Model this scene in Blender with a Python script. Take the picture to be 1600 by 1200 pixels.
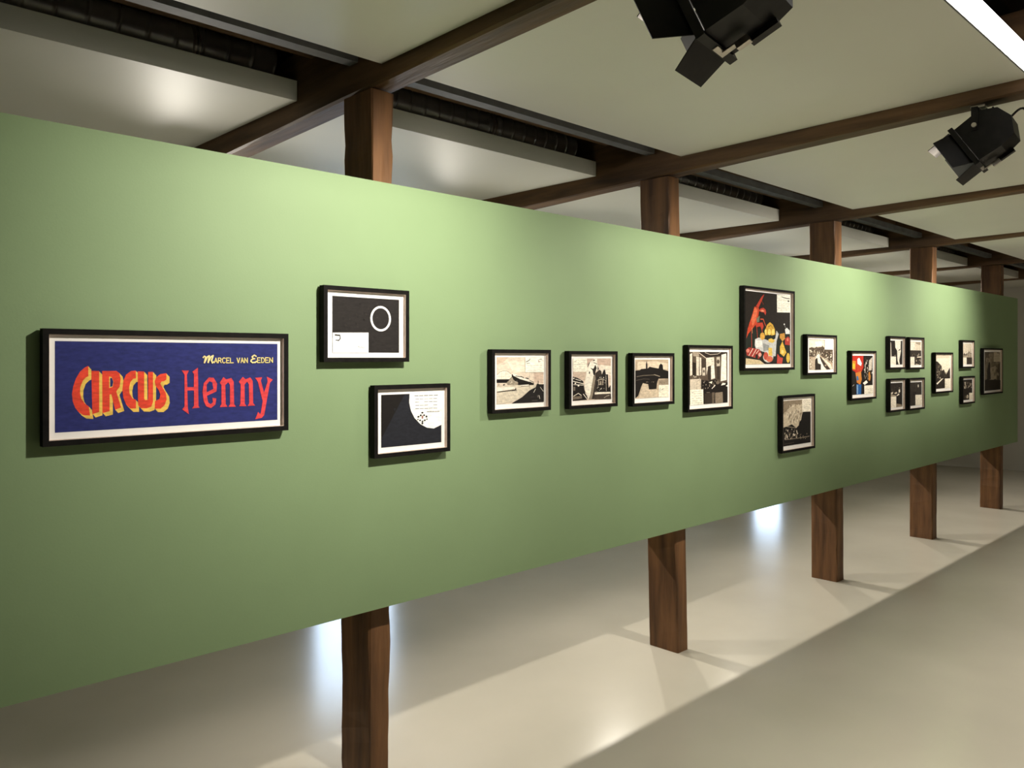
import bpy, math, random
from mathutils import Vector, Matrix
from mathutils.geometry import tessellate_polygon

for o in list(bpy.data.objects):
    bpy.data.objects.remove(o)
SC = bpy.context.scene
COL = SC.collection

# ------------------------------------------------------------------ camera
EYE = 1.6
cam_d = bpy.data.cameras.new('camera')
cam = bpy.data.objects.new('camera', cam_d)
COL.objects.link(cam)
cam.location = (0, 0, EYE)
cam.rotation_euler = (math.radians(90), 0, math.radians(45.8316 - 90))
cam_d.sensor_width = 36
cam_d.lens = 36 * 1256 / 1600
cam_d.shift_y = -41.5 / 1600
cam_d.clip_start = 0.02
SC.camera = cam

# ------------------------------------------------------------------ world: daylight seen only through the rear windows
world = bpy.data.worlds.new('daylight')
SC.world = world
world.use_nodes = True
wb = world.node_tree.nodes['Background']
wb.inputs[0].default_value = (0.62, 0.78, 1.0, 1)
wb.inputs[1].default_value = 10.0

SC.view_settings.view_transform = 'Standard'
SC.view_settings.look = 'None'
SC.view_settings.exposure = 0.0
SC.view_settings.gamma = 1.0
SC.view_settings.use_curve_mapping = False

LAMP_COL = (1.0, 0.93, 0.82)
LAMP_W = 192.0
STRIP_E = 12.0

# ------------------------------------------------------------------ helpers
def srgb(h):
    v = [int(h[i:i + 2], 16) / 255 for i in (0, 2, 4)]
    return tuple(c / 12.92 if c <= 0.04045 else ((c + 0.055) / 1.055) ** 2.4 for c in v)

def mat(name, color, rough=0.6, metal=0.0, spec=0.5):
    m = bpy.data.materials.new(name)
    m.use_nodes = True
    b = m.node_tree.nodes['Principled BSDF']
    b.inputs['Base Color'].default_value = (*color, 1)
    b.inputs['Roughness'].default_value = rough
    b.inputs['Metallic'].default_value = metal
    b.inputs['Specular IOR Level'].default_value = spec
    return m

def noise_mix(m, c1, c2, scale, detail=4, stretch=(1, 1, 1), lo=0.35, hi=0.65, bump=0.0, bscale=None):
    nt = m.node_tree
    N, L = nt.nodes, nt.links
    b = N['Principled BSDF']
    tc = N.new('ShaderNodeTexCoord')
    mp = N.new('ShaderNodeMapping')
    mp.inputs['Scale'].default_value = stretch
    L.new(tc.outputs['Object'], mp.inputs['Vector'])
    nz = N.new('ShaderNodeTexNoise')
    nz.inputs['Scale'].default_value = scale
    nz.inputs['Detail'].default_value = detail
    L.new(mp.outputs[0], nz.inputs['Vector'])
    cr = N.new('ShaderNodeValToRGB')
    cr.color_ramp.elements[0].position = lo
    cr.color_ramp.elements[1].position = hi
    cr.color_ramp.elements[0].color = (*c1, 1)
    cr.color_ramp.elements[1].color = (*c2, 1)
    L.new(nz.outputs['Fac'], cr.inputs[0])
    L.new(cr.outputs[0], b.inputs['Base Color'])
    if bump:
        n2 = N.new('ShaderNodeTexNoise')
        n2.inputs['Scale'].default_value = bscale or scale * 2
        n2.inputs['Detail'].default_value = 5
        L.new(mp.outputs[0], n2.inputs['Vector'])
        bp = N.new('ShaderNodeBump')
        bp.inputs['Strength'].default_value = bump
        bp.inputs['Distance'].default_value = 0.004
        L.new(n2.outputs['Fac'], bp.inputs['Height'])
        L.new(bp.outputs[0], b.inputs['Normal'])
    return m

def emat(name, color, strength):
    m = bpy.data.materials.new(name)
    m.use_nodes = True
    nt = m.node_tree
    nt.nodes.clear()
    e = nt.nodes.new('ShaderNodeEmission')
    e.inputs[0].default_value = (*color, 1)
    e.inputs[1].default_value = strength
    o = nt.nodes.new('ShaderNodeOutputMaterial')
    nt.links.new(e.outputs[0], o.inputs[0])
    return m

class MB:
    """collects geometry for ONE mesh object"""
    def __init__(s):
        s.v, s.f = [], []
    def add(s, vs, fs):
        k = len(s.v)
        s.v += [tuple(p) for p in vs]
        s.f += [tuple(i + k for i in f) for f in fs]
        return s
    def box(s, x0, x1, y0, y1, z0, z1, M=None):
        vs = [Vector((x, y, z)) for z in (z0, z1) for x, y in ((x0, y0), (x1, y0), (x1, y1), (x0, y1))]
        if M:
            vs = [M @ p for p in vs]
        return s.add(vs, [(3, 2, 1, 0), (4, 5, 6, 7), (0, 1, 5, 4), (1, 2, 6, 5), (2, 3, 7, 6), (3, 0, 4, 7)])
    def prism(s, poly, x0, x1, M=None):
        """(y,z) profile extruded along x"""
        n = len(poly)
        vs = [Vector((x, y, z)) for x in (x0, x1) for y, z in poly]
        if M:
            vs = [M @ p for p in vs]
        fs = [tuple(range(n)), tuple(reversed(range(n, 2 * n)))]
        fs += [(i, i + n, (i + 1) % n + n, (i + 1) % n) for i in range(n)]
        return s.add(vs, fs)
    def tube(s, pts, r, n=8, cap=True, M=None):
        pts = [Vector(p) for p in pts]
        rings = []
        for i, p in enumerate(pts):
            d = (pts[min(i + 1, len(pts) - 1)] - pts[max(i - 1, 0)]).normalized()
            a = d.cross(Vector((0.13, 0.21, 0.97)))
            if a.length < 1e-3:
                a = d.cross(Vector((1, 0, 0)))
            a.normalize()
            b = d.cross(a)
            rr = r[i] if isinstance(r, (list, tuple)) else r
            ring = [p + rr * (math.cos(t) * a + math.sin(t) * b) for t in [2 * math.pi * k / n for k in range(n)]]
            rings += [M @ q for q in ring] if M else ring
        fs = []
        for i in range(len(pts) - 1):
            for k in range(n):
                fs.append((i * n + k, i * n + (k + 1) % n, (i + 1) * n + (k + 1) % n, (i + 1) * n + k))
        if cap:
            fs.append(tuple(reversed(range(n))))
            fs.append(tuple(range((len(pts) - 1) * n, len(pts) * n)))
        return s.add(rings, fs)
    def build(s, name, m, parent=None, loc=None, smooth=False, kind=None):
        me = bpy.data.meshes.new(name)
        me.from_pydata(s.v, [], s.f)
        me.update()
        if smooth:
            for p in me.polygons:
                p.use_smooth = True
        me.materials.append(m)
        o = bpy.data.objects.new(name, me)
        COL.objects.link(o)
        if parent is not None:
            o.parent = parent
        if loc:
            o.location = loc
        if kind:
            o['kind'] = kind
        return o

def tag(o, label, cat, group=None):
    o['label'] = label
    o['category'] = cat
    if group:
        o['group'] = group
    return o

def thing(name, label, cat, loc=(0, 0, 0), rz=0.0, group=None):
    o = bpy.data.objects.new(name, None)
    COL.objects.link(o)
    o.location = loc
    o.rotation_euler = (0, 0, rz)
    o.empty_display_size = 0.1
    return tag(o, label, cat, group)

def timber(p0, p1, a, b, wa, wb, seed, n=14, jit=0.004, ch=0.008, wa1=None):
    """rough sawn balk from p0 to p1; a, b are the cross axes, the section runs 0..wa along a and 0..wb along b"""
    rnd = random.Random(seed)
    p0, p1, a, b = Vector(p0), Vector(p1), Vector(a), Vector(b)
    mb = MB()
    vs, fs = [], []
    off = [0.0] * 8
    for i in range(n + 1):
        t = i / n
        w = wa + ((wa1 if wa1 is not None else wa) - wa) * t
        c = p0.lerp(p1, t)
        base = [(ch, 0), (w - ch, 0), (w, ch), (w, wb - ch), (w - ch, wb), (ch, wb), (0, wb - ch), (0, ch)]
        for k, (u, v) in enumerate(base):
            off[k] = 0.6 * off[k] + rnd.uniform(-jit, jit)
            du = off[k] if k in (2, 3, 6, 7) else off[k] * 0.5
            dv = off[k] * 0.5 if k in (0, 1, 4, 5) else 0
            vs.append(c + a * (u + du) + b * (v + dv))
    for i in range(n):
        for k in range(8):
            fs.append((i * 8 + k, i * 8 + (k + 1) % 8, (i + 1) * 8 + (k + 1) % 8, (i + 1) * 8 + k))
    fs.append(tuple(reversed(range(8))))
    fs.append(tuple(range(n * 8, n * 8 + 8)))
    return mb.add(vs, fs)

# ------------------------------------------------------------------ materials
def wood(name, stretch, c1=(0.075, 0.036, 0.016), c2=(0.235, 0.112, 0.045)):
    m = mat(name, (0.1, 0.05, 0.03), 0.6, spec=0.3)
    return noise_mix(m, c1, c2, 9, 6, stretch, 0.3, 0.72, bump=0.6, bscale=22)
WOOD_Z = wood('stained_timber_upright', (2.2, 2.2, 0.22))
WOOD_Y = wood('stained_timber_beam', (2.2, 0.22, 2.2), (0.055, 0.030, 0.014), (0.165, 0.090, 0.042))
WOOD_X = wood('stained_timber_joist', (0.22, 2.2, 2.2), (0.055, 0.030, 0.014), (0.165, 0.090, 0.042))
GREEN = noise_mix(mat('green_wall_paint', (0.26, 0.37, 0.15), 0.62, spec=0.3), (0.218, 0.312, 0.160), (0.229, 0.328, 0.170), 3, 3, lo=0.3, hi=0.7, bump=0.05, bscale=160)
FLOOR = mat('epoxy_floor', (0.45, 0.40, 0.31), 0.19, spec=0.5)
noise_mix(FLOOR, (0.50, 0.465, 0.385), (0.55, 0.51, 0.425), 1.6, 4, lo=0.3, hi=0.7)
PANEL = noise_mix(mat('ceiling_panel_paint', (0.6, 0.58, 0.5), 0.56, spec=0.22), (0.66, 0.645, 0.575), (0.70, 0.685, 0.61), 1.2, 3, lo=0.3, hi=0.7)
WHITE_WALL = noise_mix(mat('off_white_wall_paint', (0.6, 0.57, 0.52), 0.7), (0.60, 0.57, 0.52), (0.64, 0.61, 0.56), 1.0, 3, lo=0.3, hi=0.7)
GREY_WALL = noise_mix(mat('pale_grey_green_paint', (0.4, 0.42, 0.36), 0.7), (0.38, 0.41, 0.35), (0.42, 0.45, 0.39), 1.0, 3, lo=0.3, hi=0.7)
BOARDS = noise_mix(mat('dark_ceiling_boards', (0.05, 0.03, 0.02), 0.8), (0.035, 0.022, 0.016), (0.08, 0.048, 0.03), 6, 5, (0.2, 3, 3))
BLACK = noise_mix(mat('black_stained_frame', (0.008, 0.0075, 0.007), 0.7, spec=0.08), (0.006, 0.0055, 0.005), (0.010, 0.009, 0.008), 40, 3)
LINER = noise_mix(mat('pale_wood_liner', (0.6, 0.48, 0.4), 0.7), (0.58, 0.46, 0.38), (0.64, 0.52, 0.44), 60, 2)
PAPER = noise_mix(mat('white_mount_paper', (0.8, 0.79, 0.75), 0.85, spec=0.2), (0.86, 0.85, 0.82), (0.88, 0.87, 0.84), 30, 2)
DUCT = noise_mix(mat('galvanised_duct', (0.28, 0.26, 0.24), 0.27, 0.65), (0.55, 0.54, 0.53), (0.75, 0.74, 0.72), 5, 5)
RAIL = noise_mix(mat('grey_steel_rail', (0.1, 0.1, 0.095), 0.7, 0.0), (0.085, 0.085, 0.08), (0.12, 0.12, 0.115), 12, 3)
LBLK = noise_mix(mat('black_lamp_enamel', (0.008, 0.0075, 0.007), 0.42, spec=0.25), (0.006, 0.0055, 0.005), (0.011, 0.010, 0.009), 25, 3)
SILVER = noise_mix(mat('bright_steel', (0.6, 0.56, 0.5), 0.3, 1.0), (0.55, 0.52, 0.47), (0.68, 0.64, 0.58), 40, 2)
CABLE = noise_mix(mat('black_rubber_cable', (0.015, 0.014, 0.013), 0.55), (0.012, 0.011, 0.010), (0.02, 0.018, 0.016), 30, 2)
STRIP = emat('light_strip_diffuser', (1.0, 0.97, 0.92), STRIP_E)
LENS = emat('lamp_lens_glow', LAMP_COL, 14.0)
ART_M = mat('pencil_and_ink', (0.5, 0.5, 0.5), 0.8, spec=0.25)
def _art_nodes():
    nt = ART_M.node_tree
    N, L = nt.nodes, nt.links
    at = N.new('ShaderNodeAttribute')
    at.attribute_name = 'ink'
    tc = N.new('ShaderNodeTexCoord')
    mp = N.new('ShaderNodeMapping')
    mp.inputs['Scale'].default_value = (1, 1, 2.8)
    nz = N.new('ShaderNodeTexNoise')
    nz.inputs['Scale'].default_value = 48
    nz.inputs['Detail'].default_value = 4
    L.new(tc.outputs['Object'], mp.inputs['Vector'])
    L.new(mp.outputs[0], nz.inputs['Vector'])
    mr = N.new('ShaderNodeMapRange')
    mr.inputs['From Min'].default_value = 0.3
    mr.inputs['From Max'].default_value = 0.7
    mr.inputs['To Min'].default_value = 0.80
    mr.inputs['To Max'].default_value = 1.18
    L.new(nz.outputs['Fac'], mr.inputs[0])
    mx = N.new('ShaderNodeVectorMath')
    mx.operation = 'SCALE'
    L.new(at.outputs['Color'], mx.inputs[0])
    L.new(mr.outputs[0], mx.inputs['Scale'])
    L.new(mx.outputs[0], N['Principled BSDF'].inputs['Base Color'])
_art_nodes()
def glass_mat():
    m = bpy.data.materials.new('window_glass')
    m.use_nodes = True
    nt = m.node_tree
    nt.nodes.clear()
    t = nt.nodes.new('ShaderNodeBsdfTransparent')
    g = nt.nodes.new('ShaderNodeBsdfGlossy')
    g.inputs['Roughness'].default_value = 0.02
    fr = nt.nodes.new('ShaderNodeFresnel')
    fr.inputs[0].default_value = 1.45
    mx = nt.nodes.new('ShaderNodeMixShader')
    o = nt.nodes.new('ShaderNodeOutputMaterial')
    nt.links.new(fr.outputs[0], mx.inputs[0])
    nt.links.new(t.outputs[0], mx.inputs[1])
    nt.links.new(g.outputs[0], mx.inputs[2])
    nt.links.new(mx.outputs[0], o.inputs[0])
    return m
GLASS = glass_mat()

# ------------------------------------------------------------------ room shell
XL, YF, YR, ZC = -3.0, -3.2, 7.2, 3.06
def end_x(y):                       # the end wall stands a little out of square
    return 12.95 - 0.2 * (y - 3.7)
floor = MB().box(XL, 14.6, YF, YR + 0.15, -0.12, 0).build('floor', FLOOR, kind='structure')
ceiling = MB().box(XL, 14.6, YF, YR + 0.15, ZC, ZC + 0.1).build('ceiling', BOARDS, kind='structure')
MB().box(XL - 0.15, XL, YF, YR, 0, ZC).build('wall_left', WHITE_WALL, kind='structure')
MB().box(XL, 14.6, YF - 0.15, YF, 0, ZC).build('wall_front', WHITE_WALL, kind='structure')
def end_seg(mb, y0, y1, z0, z1, d0=0.0, d1=0.06):
    p = [(end_x(y) + d, y) for y, d in ((y0, d0), (y0, d1), (y1, d1), (y1, d0))]
    return mb.add([(x, y, z) for z in (z0, z1) for x, y in p], [(0, 3, 2, 1), (4, 5, 6, 7), (0, 1, 5, 4), (1, 2, 6, 5), (2, 3, 7, 6), (3, 0, 4, 7)])
EY0, EY1, EZ0, EZ1 = 6.40, 6.90, 0.62, 1.32            # window opening in the end wall
ew = MB()
end_seg(ew, YF, EY0, 0, ZC)
end_seg(ew, EY0, EY1, 0, EZ0)
end_seg(ew, EY0, EY1, EZ1, ZC)
end_seg(ew, EY1, YR + 0.05, 0, ZC)
ew.build('wall_right', WHITE_WALL, kind='structure')
wf = MB()
for a in (EY0, EY1 - 0.04):
    end_seg(wf, a, a + 0.04, EZ0, EZ1, 0.01, 0.05)
end_seg(wf, EY0 + 0.04, EY1 - 0.04, EZ0, EZ0 + 0.04, 0.01, 0.05)
end_seg(wf, EY0 + 0.04, EY1 - 0.04, EZ1 - 0.04, EZ1, 0.01, 0.05)
w2 = wf.build('window_2', WHITE_WALL, kind='structure')
end_seg(MB(), EY0 + 0.04, EY1 - 0.04, EZ0 + 0.04, EZ1 - 0.04, 0.028, 0.034).build('pane', GLASS, w2)
# rear wall with its window
WIN = [(4.20, 5.22, 0.72, 2.02)]
rw = MB()
xs = [XL]
for x0, x1, z0, z1 in WIN:
    rw.box(xs[-1], x0, YR, YR + 0.05, 0, ZC).box(x0, x1, YR, YR + 0.05, 0, z0).box(x0, x1, YR, YR + 0.05, z1, ZC)
    xs.append(x1)
rw.box(xs[-1], 12.24, YR, YR + 0.05, 0, ZC)
rw.build('wall_back', WHITE_WALL, kind='structure')
for i, (x0, x1, z0, z1) in enumerate(WIN):
    w = MB()
    for a in (x0, (x0 + x1) / 2 - 0.02, x1 - 0.04):
        w.box(a, a + 0.04, YR + 0.005, YR + 0.045, z0, z1)
    w.box(x0, x1, YR + 0.005, YR + 0.045, z0, z0 + 0.04).box(x0, x1, YR + 0.005, YR + 0.045, z1 - 0.04, z1)
    wo = w.build('window_%d' % (i + 1), WHITE_WALL, kind='structure')
    for a, b in ((x0 + 0.04, (x0 + x1) / 2 - 0.02), ((x0 + x1) / 2 + 0.02, x1 - 0.04)):
        MB().box(a, b, YR + 0.022, YR + 0.028, z0 + 0.04, z1 - 0.04).build('pane', GLASS, wo)

# ------------------------------------------------------------------ green partition wall hung on the posts
D, DB = 2.42, 2.80                                     # front and back face
WZ0, WZ1, WX0, WX1 = EYE - 0.909, EYE + 0.636, -1.6, 9.955
# posts: (X at floor, X at top, width at floor, width at top, top z)
PY, PDEP = 2.49, 0.19
POSTS = [(1.685, 1.699, 0.090, 0.093), (3.670, 3.580, 0.096, 0.100), (5.642, 5.607, 0.112, 0.110),
         (7.562, 7.565, 0.113, 0.110), (9.580, 9.615, 0.110, 0.105)]
wl = MB().box(WX0, WX1, 2.706, DB, WZ0, WZ1).box(WX0, WX1, D, 2.474, WZ0, WZ1)
prev = WX0
for xf, xt, wf, wt in POSTS:
    wl.box(prev, min(xf, xt) - 0.02, 2.474, 2.706, WZ0, WZ1)
    prev = max(xf + wf, xt + wt) + 0.02
wl.box(prev, WX1, 2.474, 2.706, WZ0, WZ1)
wm = wl.build('wall_middle', GREEN, kind='structure')
wm.data.materials.append(GREY_WALL)
for p in list(wm.data.polygons)[:6]:
    p.material_index = 1            # the back board of the partition

# ------------------------------------------------------------------ beams and posts
BX = [p[1] for p in POSTS] + [11.52]
BZ = [EYE + z for z in (1.003, 0.975, 0.976, 0.980, 0.985, 0.985)]
BW = 0.105
def beam_z(k, y):
    return BZ[k] + 0.03 * (2.5 - y)
where = ['that passes behind the ring drawing and the quarter moon drawing', 'between the river drawing and the panelled room drawing',
         'behind the coloured bird drawing', 'behind the street drawing', 'at the far end of the green wall', 'beyond the far end of the green wall']
for k, x in enumerate(BX):
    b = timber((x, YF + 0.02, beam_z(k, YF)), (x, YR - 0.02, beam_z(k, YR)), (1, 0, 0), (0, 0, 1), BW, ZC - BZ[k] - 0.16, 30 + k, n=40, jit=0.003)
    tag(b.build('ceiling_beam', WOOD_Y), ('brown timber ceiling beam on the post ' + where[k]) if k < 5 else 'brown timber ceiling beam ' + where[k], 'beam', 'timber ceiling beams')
for k, (xf, xt, wf, wt) in enumerate(POSTS):
    p = timber((xf, PY, 0), (xt, PY, beam_z(k, PY + PDEP) - 0.002), (1, 0, 0), (0, 1, 0), wf, PDEP, 60 + k, n=44, jit=0.004, wa1=wt, ch=0.006)
    tag(p.build('timber_post', WOOD_Z), 'rough brown timber post ' + where[k], 'post', 'timber posts carrying the green wall')

# ------------------------------------------------------------------ ceiling panels, rails, joists and ducts, bay by bay
FP = [(2.423, 1.066), (2.406, 1.054), (2.361, 1.031), (2.306, 1.017), (2.286, 1.015), (2.28, 1.012), (2.28, 1.012)]
RP = [(3.03, 1.070), (2.985, 1.044), (2.91, 1.018), (2.86, 1.005), (2.81, 0.994), (2.79, 0.990), (2.79, 0.990)]
YN = 0.832
NB = len(BX)
for k in range(NB + 1):
    x0 = -1.4 if k == 0 else BX[k - 1] + BW + 0.008
    x1 = BX[k] - 0.006 if k < NB else 13.0
    bay = ['above the title poster', 'above the station hall drawing', 'above the lobster drawing', 'above the four small drawings', 'above the fog drawing', 'beyond the end of the green wall', 'next to the far end wall'][k]
    yb, zb = FP[k]
    zb += EYE
    up = 0.022
    p = MB().add([(x0, YN, zb + up), (x1, YN, zb + up), (x1, yb, zb), (x0, yb, zb), (x0, YN, zb + up + 0.085), (x1, YN, zb + up + 0.085), (x1, yb, zb + 0.085), (x0, yb, zb + 0.085)],
                 [(3, 2, 1, 0), (4, 5, 6, 7), (0, 1, 5, 4), (1, 2, 6, 5), (2, 3, 7, 6), (3, 0, 4, 7)])
    tag(p.build('ceiling_panel', PANEL), 'flat off-white ceiling panel on the room side, ' + bay, 'ceiling panel', 'suspended ceiling panels')
    yf, zr = RP[k]
    zr += EYE
    rp = MB().box(x0, x1, yf, 6.9, zr, zr + 0.084).build('ceiling_panel', PANEL)
    tag(rp, 'grey-white boxed ceiling panel behind the green wall, ' + bay, 'ceiling panel', 'suspended ceiling panels')
    if k > 5:
        continue
    r = MB().box(x0, x1, 2.575, 2.632, zb + 0.045, zb + 0.05).box(x0, x1, 2.575, 2.579, zb + 0.05, zb + 0.085).box(x0, x1, 2.628, 2.632, zb + 0.05, zb + 0.085)
    tag(r.build('steel_rail', RAIL), 'flat grey steel rail along the ceiling gap ' + bay, 'rail', 'steel rails in the ceiling gap')
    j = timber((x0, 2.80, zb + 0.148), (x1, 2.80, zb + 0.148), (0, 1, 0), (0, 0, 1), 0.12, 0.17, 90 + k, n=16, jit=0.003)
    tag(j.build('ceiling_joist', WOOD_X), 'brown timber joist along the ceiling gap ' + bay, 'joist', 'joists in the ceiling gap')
    if k > 4:
        continue
    # spiral duct resting on the rear panel
    rd = 0.085
    zc, yc = zr + 0.084 + rd + 0.013, yf + 0.20
    xe, xs_ = x1 - 0.03, x0 + 0.015
    t = thing('spiral_duct', 'round grey metal spiral duct in the ceiling gap ' + bay, 'duct', (xs_, yc, zc - rd), 0, 'spiral ducts in the ceiling gap')
    pts, rr = [], []
    L = xe - xs_
    pitch = 0.105 if k == 0 else 0.085
    n = int(L / pitch)
    for i in range(n + 1):
        q = i * L / n
        for dq, e in ((-0.014, 0), (-0.005, 0), (-0.0025, 0.004), (0.0025, 0.004), (0.005, 0), (0.014, 0)):
            if 0 <= q + dq <= L:
                pts.append((q + dq, 0, rd))
                rr.append(rd + e)
    du = MB()
    ns = 28
    vs, fs = [], []
    for (px, _, pz), ra in zip(pts, rr):
        for m_ in range(ns):
            a = 2 * math.pi * m_ / ns
            vs.append((px + 0.012 * math.sin(a), ra * math.cos(a), pz + ra * math.sin(a)))
    for i in range(len(pts) - 1):
        for m_ in range(ns):
            fs.append((i * ns + m_, (i + 1) * ns + m_, (i + 1) * ns + (m_ + 1) % ns, i * ns + (m_ + 1) % ns))
    fs.append(tuple(range(ns)))
    fs.append(tuple(reversed(range((len(pts) - 1) * ns, len(pts) * ns))))
    du.add(vs, fs)
    du.build('pipe', DUCT, t, smooth=True).data.polygons[-1].use_smooth = False
    xc = {0: L - 0.34, 1: L * 0.62}.get(k, L * 0.6)
    MB().tube([(xc - 0.016, 0, rd), (xc - 0.012, 0, rd), (xc - 0.004, 0, rd)], [rd + 0.001, rd + 0.008, rd + 0.008], 28).tube([(xc + 0.006, 0, rd), (xc + 0.012, 0, rd), (xc + 0.016, 0, rd)], [rd + 0.008, rd + 0.008, rd + 0.001], 28).build('coupling', SILVER, t, smooth=False)
# short diagonal roof brace seen above the near edge of the panels
br = timber((3.73, 0.80, EYE + 1.30), (4.35, 1.14, EYE + 1.445), (-0.3, 0.55, 0), (0, 0, 1), 0.16, 0.07, 5, n=6)
tag(br.build('roof_brace', WOOD_X), 'short diagonal timber brace above the bright light strip', 'brace')
# light strip on the near edge of the ceiling panel between the first two beams
ls = thing('light_strip', 'glowing white light strip along the edge of a ceiling panel', 'light', (BX[0] + BW + 0.02, YN, EYE + 1.076))
lx = BX[1] - BX[0] - BW - 0.04
MB().box(0, lx, -0.008, -0.001, 0, 0.085).build('housing', RAIL, ls)
MB().box(0.0, lx, -0.022, -0.008, -0.001, 0.086).build('diffuser', STRIP, ls)

# ------------------------------------------------------------------ spotlights with barn doors
def spotlight(loc, pan, tilt, watts, label, group, cable, cone=96, top=-10, bottom=-16, flap=0.12, size=0.85):
    """loc: point on the beam underside; pan: heading of the beam of light about z (0 = +Y); tilt: degrees downwards"""
    t = thing('stage_spotlight', label, 'spotlight', loc, pan, group)
    t.scale = (size, size, size)
    T = Matrix.Translation((0, 0, -0.115)) @ Matrix.Rotation(-math.radians(tilt), 4, 'X')
    MB().box(-0.03, 0.03, -0.03, 0.03, -0.012, 0.0).tube([(0, 0, -0.03), (0, 0, -0.012)], 0.012, 8).build('clamp', SILVER, t)
    y = MB().box(-0.108, 0.108, -0.014, 0.014, -0.035, -0.028)
    for s in (-1, 1):
        y.box(min(s * 0.102, s * 0.108), max(s * 0.102, s * 0.108), -0.014, 0.014, -0.135, -0.028)
    y.build('yoke', LBLK, t)
    for s in (-1, 1):
        MB().tube([(s * 0.106, 0, -0.115), (s * 0.122, 0, -0.115)], 0.011, 10).build('pivot_knob', SILVER, t)
    # open-fronted housing: shell of side plates and wrapped sheet
    prof = [(0.075, 0.045), (-0.05, 0.052), (-0.115, 0.01), (-0.135, -0.06), (-0.10, -0.135), (-0.03, -0.15), (0.075, -0.145)]
    inner = [(y_ * 0.96, -0.05 + (z_ + 0.05) * 0.95) for y_, z_ in prof]
    h = MB()
    n = len(prof)
    for i in range(n - 1):
        a, b, c, d = prof[i], prof[i + 1], inner[i + 1], inner[i]
        h.prism([a, b, c, d], -0.095, 0.095, T)
    for s in (-1, 1):
        h.prism(inner, s * 0.095, s * 0.091, T)
    body = h.build('housing', LBLK, t)
    for q in range(4):
        MB().box(-0.06, 0.06, -0.105 + q * 0.022, -0.098 + q * 0.022, 0.02 + q * 0.012, 0.036 + q * 0.012, T).build('vent_fin', LBLK, body)
    MB().box(0.055, 0.085, -0.06, 0.02, -0.165, -0.15, T).build('handle', LBLK, body)
    g = MB()
    for x0, x1, z0, z1 in ((-0.108, 0.108, 0.042, 0.058), (-0.108, 0.108, -0.158, -0.142), (-0.108, -0.092, -0.142, 0.042), (0.092, 0.108, -0.142, 0.042)):
        g.box(x0, x1, 0.075, 0.098, z0, z1, T)
    gf = g.build('filter_frame', LBLK, t)
    c = MB().box(-0.02, 0.045, 0.078, 0.094, -0.1605, -0.158, T)
    c.box(0.012, 0.034, 0.045, 0.082, -0.166, -0.162, T).box(0.012, 0.034, 0.01, 0.047, -0.180, -0.162, T)
    c.build('clip', SILVER, gf)
    lens = MB()
    ln = 24
    lv = [T @ Vector((0.07 * math.cos(2 * math.pi * i / ln), 0.005, -0.05 + 0.07 * math.sin(2 * math.pi * i / ln))) for i in range(ln)]
    lens.add(lv, [tuple(range(ln))])
    lens.build('lens', LENS, t)
    # barn doors: hinge edge, spread angle, length, taper
    for side, ang, ln_, w0, w1 in (('top', top, 0.115, 0.098, 0.085), ('bottom', bottom, flap, 0.094, 0.078), ('left', 50, 0.115, 0.088, 0.076), ('right', 34, 0.115, 0.088, 0.076)):
        a = math.radians(ang)
        f = MB()
        o_, e = 0.094, 0.0025
        vs = []
        for q, w in ((0, w0), (1, w1)):
            for th in (0, e):
                out = o_ + ln_ * q * math.sin(a) + th * math.cos(a)
                yy = 0.100 + ln_ * q * math.cos(a) - th * math.sin(a)
                for s in (-1, 1):
                    vs.append({'top': (s * w, yy, -0.05 + out), 'bottom': (s * w, yy, -0.05 - out), 'left': (-out, yy, -0.05 + s * w), 'right': (out, yy, -0.05 + s * w)}[side])
        f.add([T @ Vector(v) for v in vs], [(0, 1, 5, 4), (2, 6, 7, 3), (0, 2, 3, 1), (4, 5, 7, 6), (0, 4, 6, 2), (1, 3, 7, 5)])
        f.build('barn_door', LBLK, t)
    if cable:
        cp = [T @ Vector((0.03, -0.13, -0.03)), T @ Vector((0.03, -0.19, -0.03))]
        cp += [Vector((0.05, -0.235, -0.10)), Vector((0.06, -0.27, -0.02)), Vector((0.065, -0.27, 0.05)), Vector((0.065, -0.26, 0.11))]
        sm = []
        for i in range(len(cp) - 1):
            p0, p1, p2, p3 = cp[max(i - 1, 0)], cp[i], cp[i + 1], cp[min(i + 2, len(cp) - 1)]
            for q in range(6):
                u = q / 6
                sm.append(0.5 * ((2 * p1) + (p2 - p0) * u + (2 * p0 - 5 * p1 + 4 * p2 - p3) * u * u + (3 * p1 - p0 - 3 * p2 + p3) * u ** 3))
        MB().tube(sm + [cp[-1]], 0.0055, 8).build('power_cable', CABLE, t, smooth=True)
    ld = bpy.data.lights.new('spot_beam', 'SPOT')
    ld.energy = watts
    ld.color = LAMP_COL
    ld.spot_size = math.radians(cone)
    ld.spot_blend = 1.0
    ld.shadow_soft_size = 0.032
    lo = bpy.data.objects.new('spot_beam', ld)
    COL.objects.link(lo)
    lo.parent = t
    lo.matrix_local = T @ Matrix.Translation((0, 0.062, -0.05)) @ Matrix.Rotation(math.radians(90), 4, 'X')
    return t
GF, GR = 'spotlights in front of the green wall', 'spotlights behind the green wall'
NEARBY = ['near the ring drawing', 'near the river drawing', 'near the bird drawing', 'near the street drawing', 'as added fill near the wall end']
def mount(k, y):
    return (BX[k] + BW / 2, y, beam_z(k, y))
spotlight(mount(0, 1.06), math.radians(9), 25, LAMP_W, 'large black barn-door spotlight hung under the beam nearest the light strip', GF, False, 96, -16, 20, 0.09, 0.97)
spotlight(mount(1, 1.02), math.radians(6), 33, LAMP_W * 0.86, 'black barn-door spotlight hanging under a beam with a looped cable', GF, True, 104, -2, 6, 0.1)
spotlight(mount(2, 1.07), math.radians(4), 24, LAMP_W, 'black barn-door spotlight aimed at the coloured drawings', GF, True)
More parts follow.
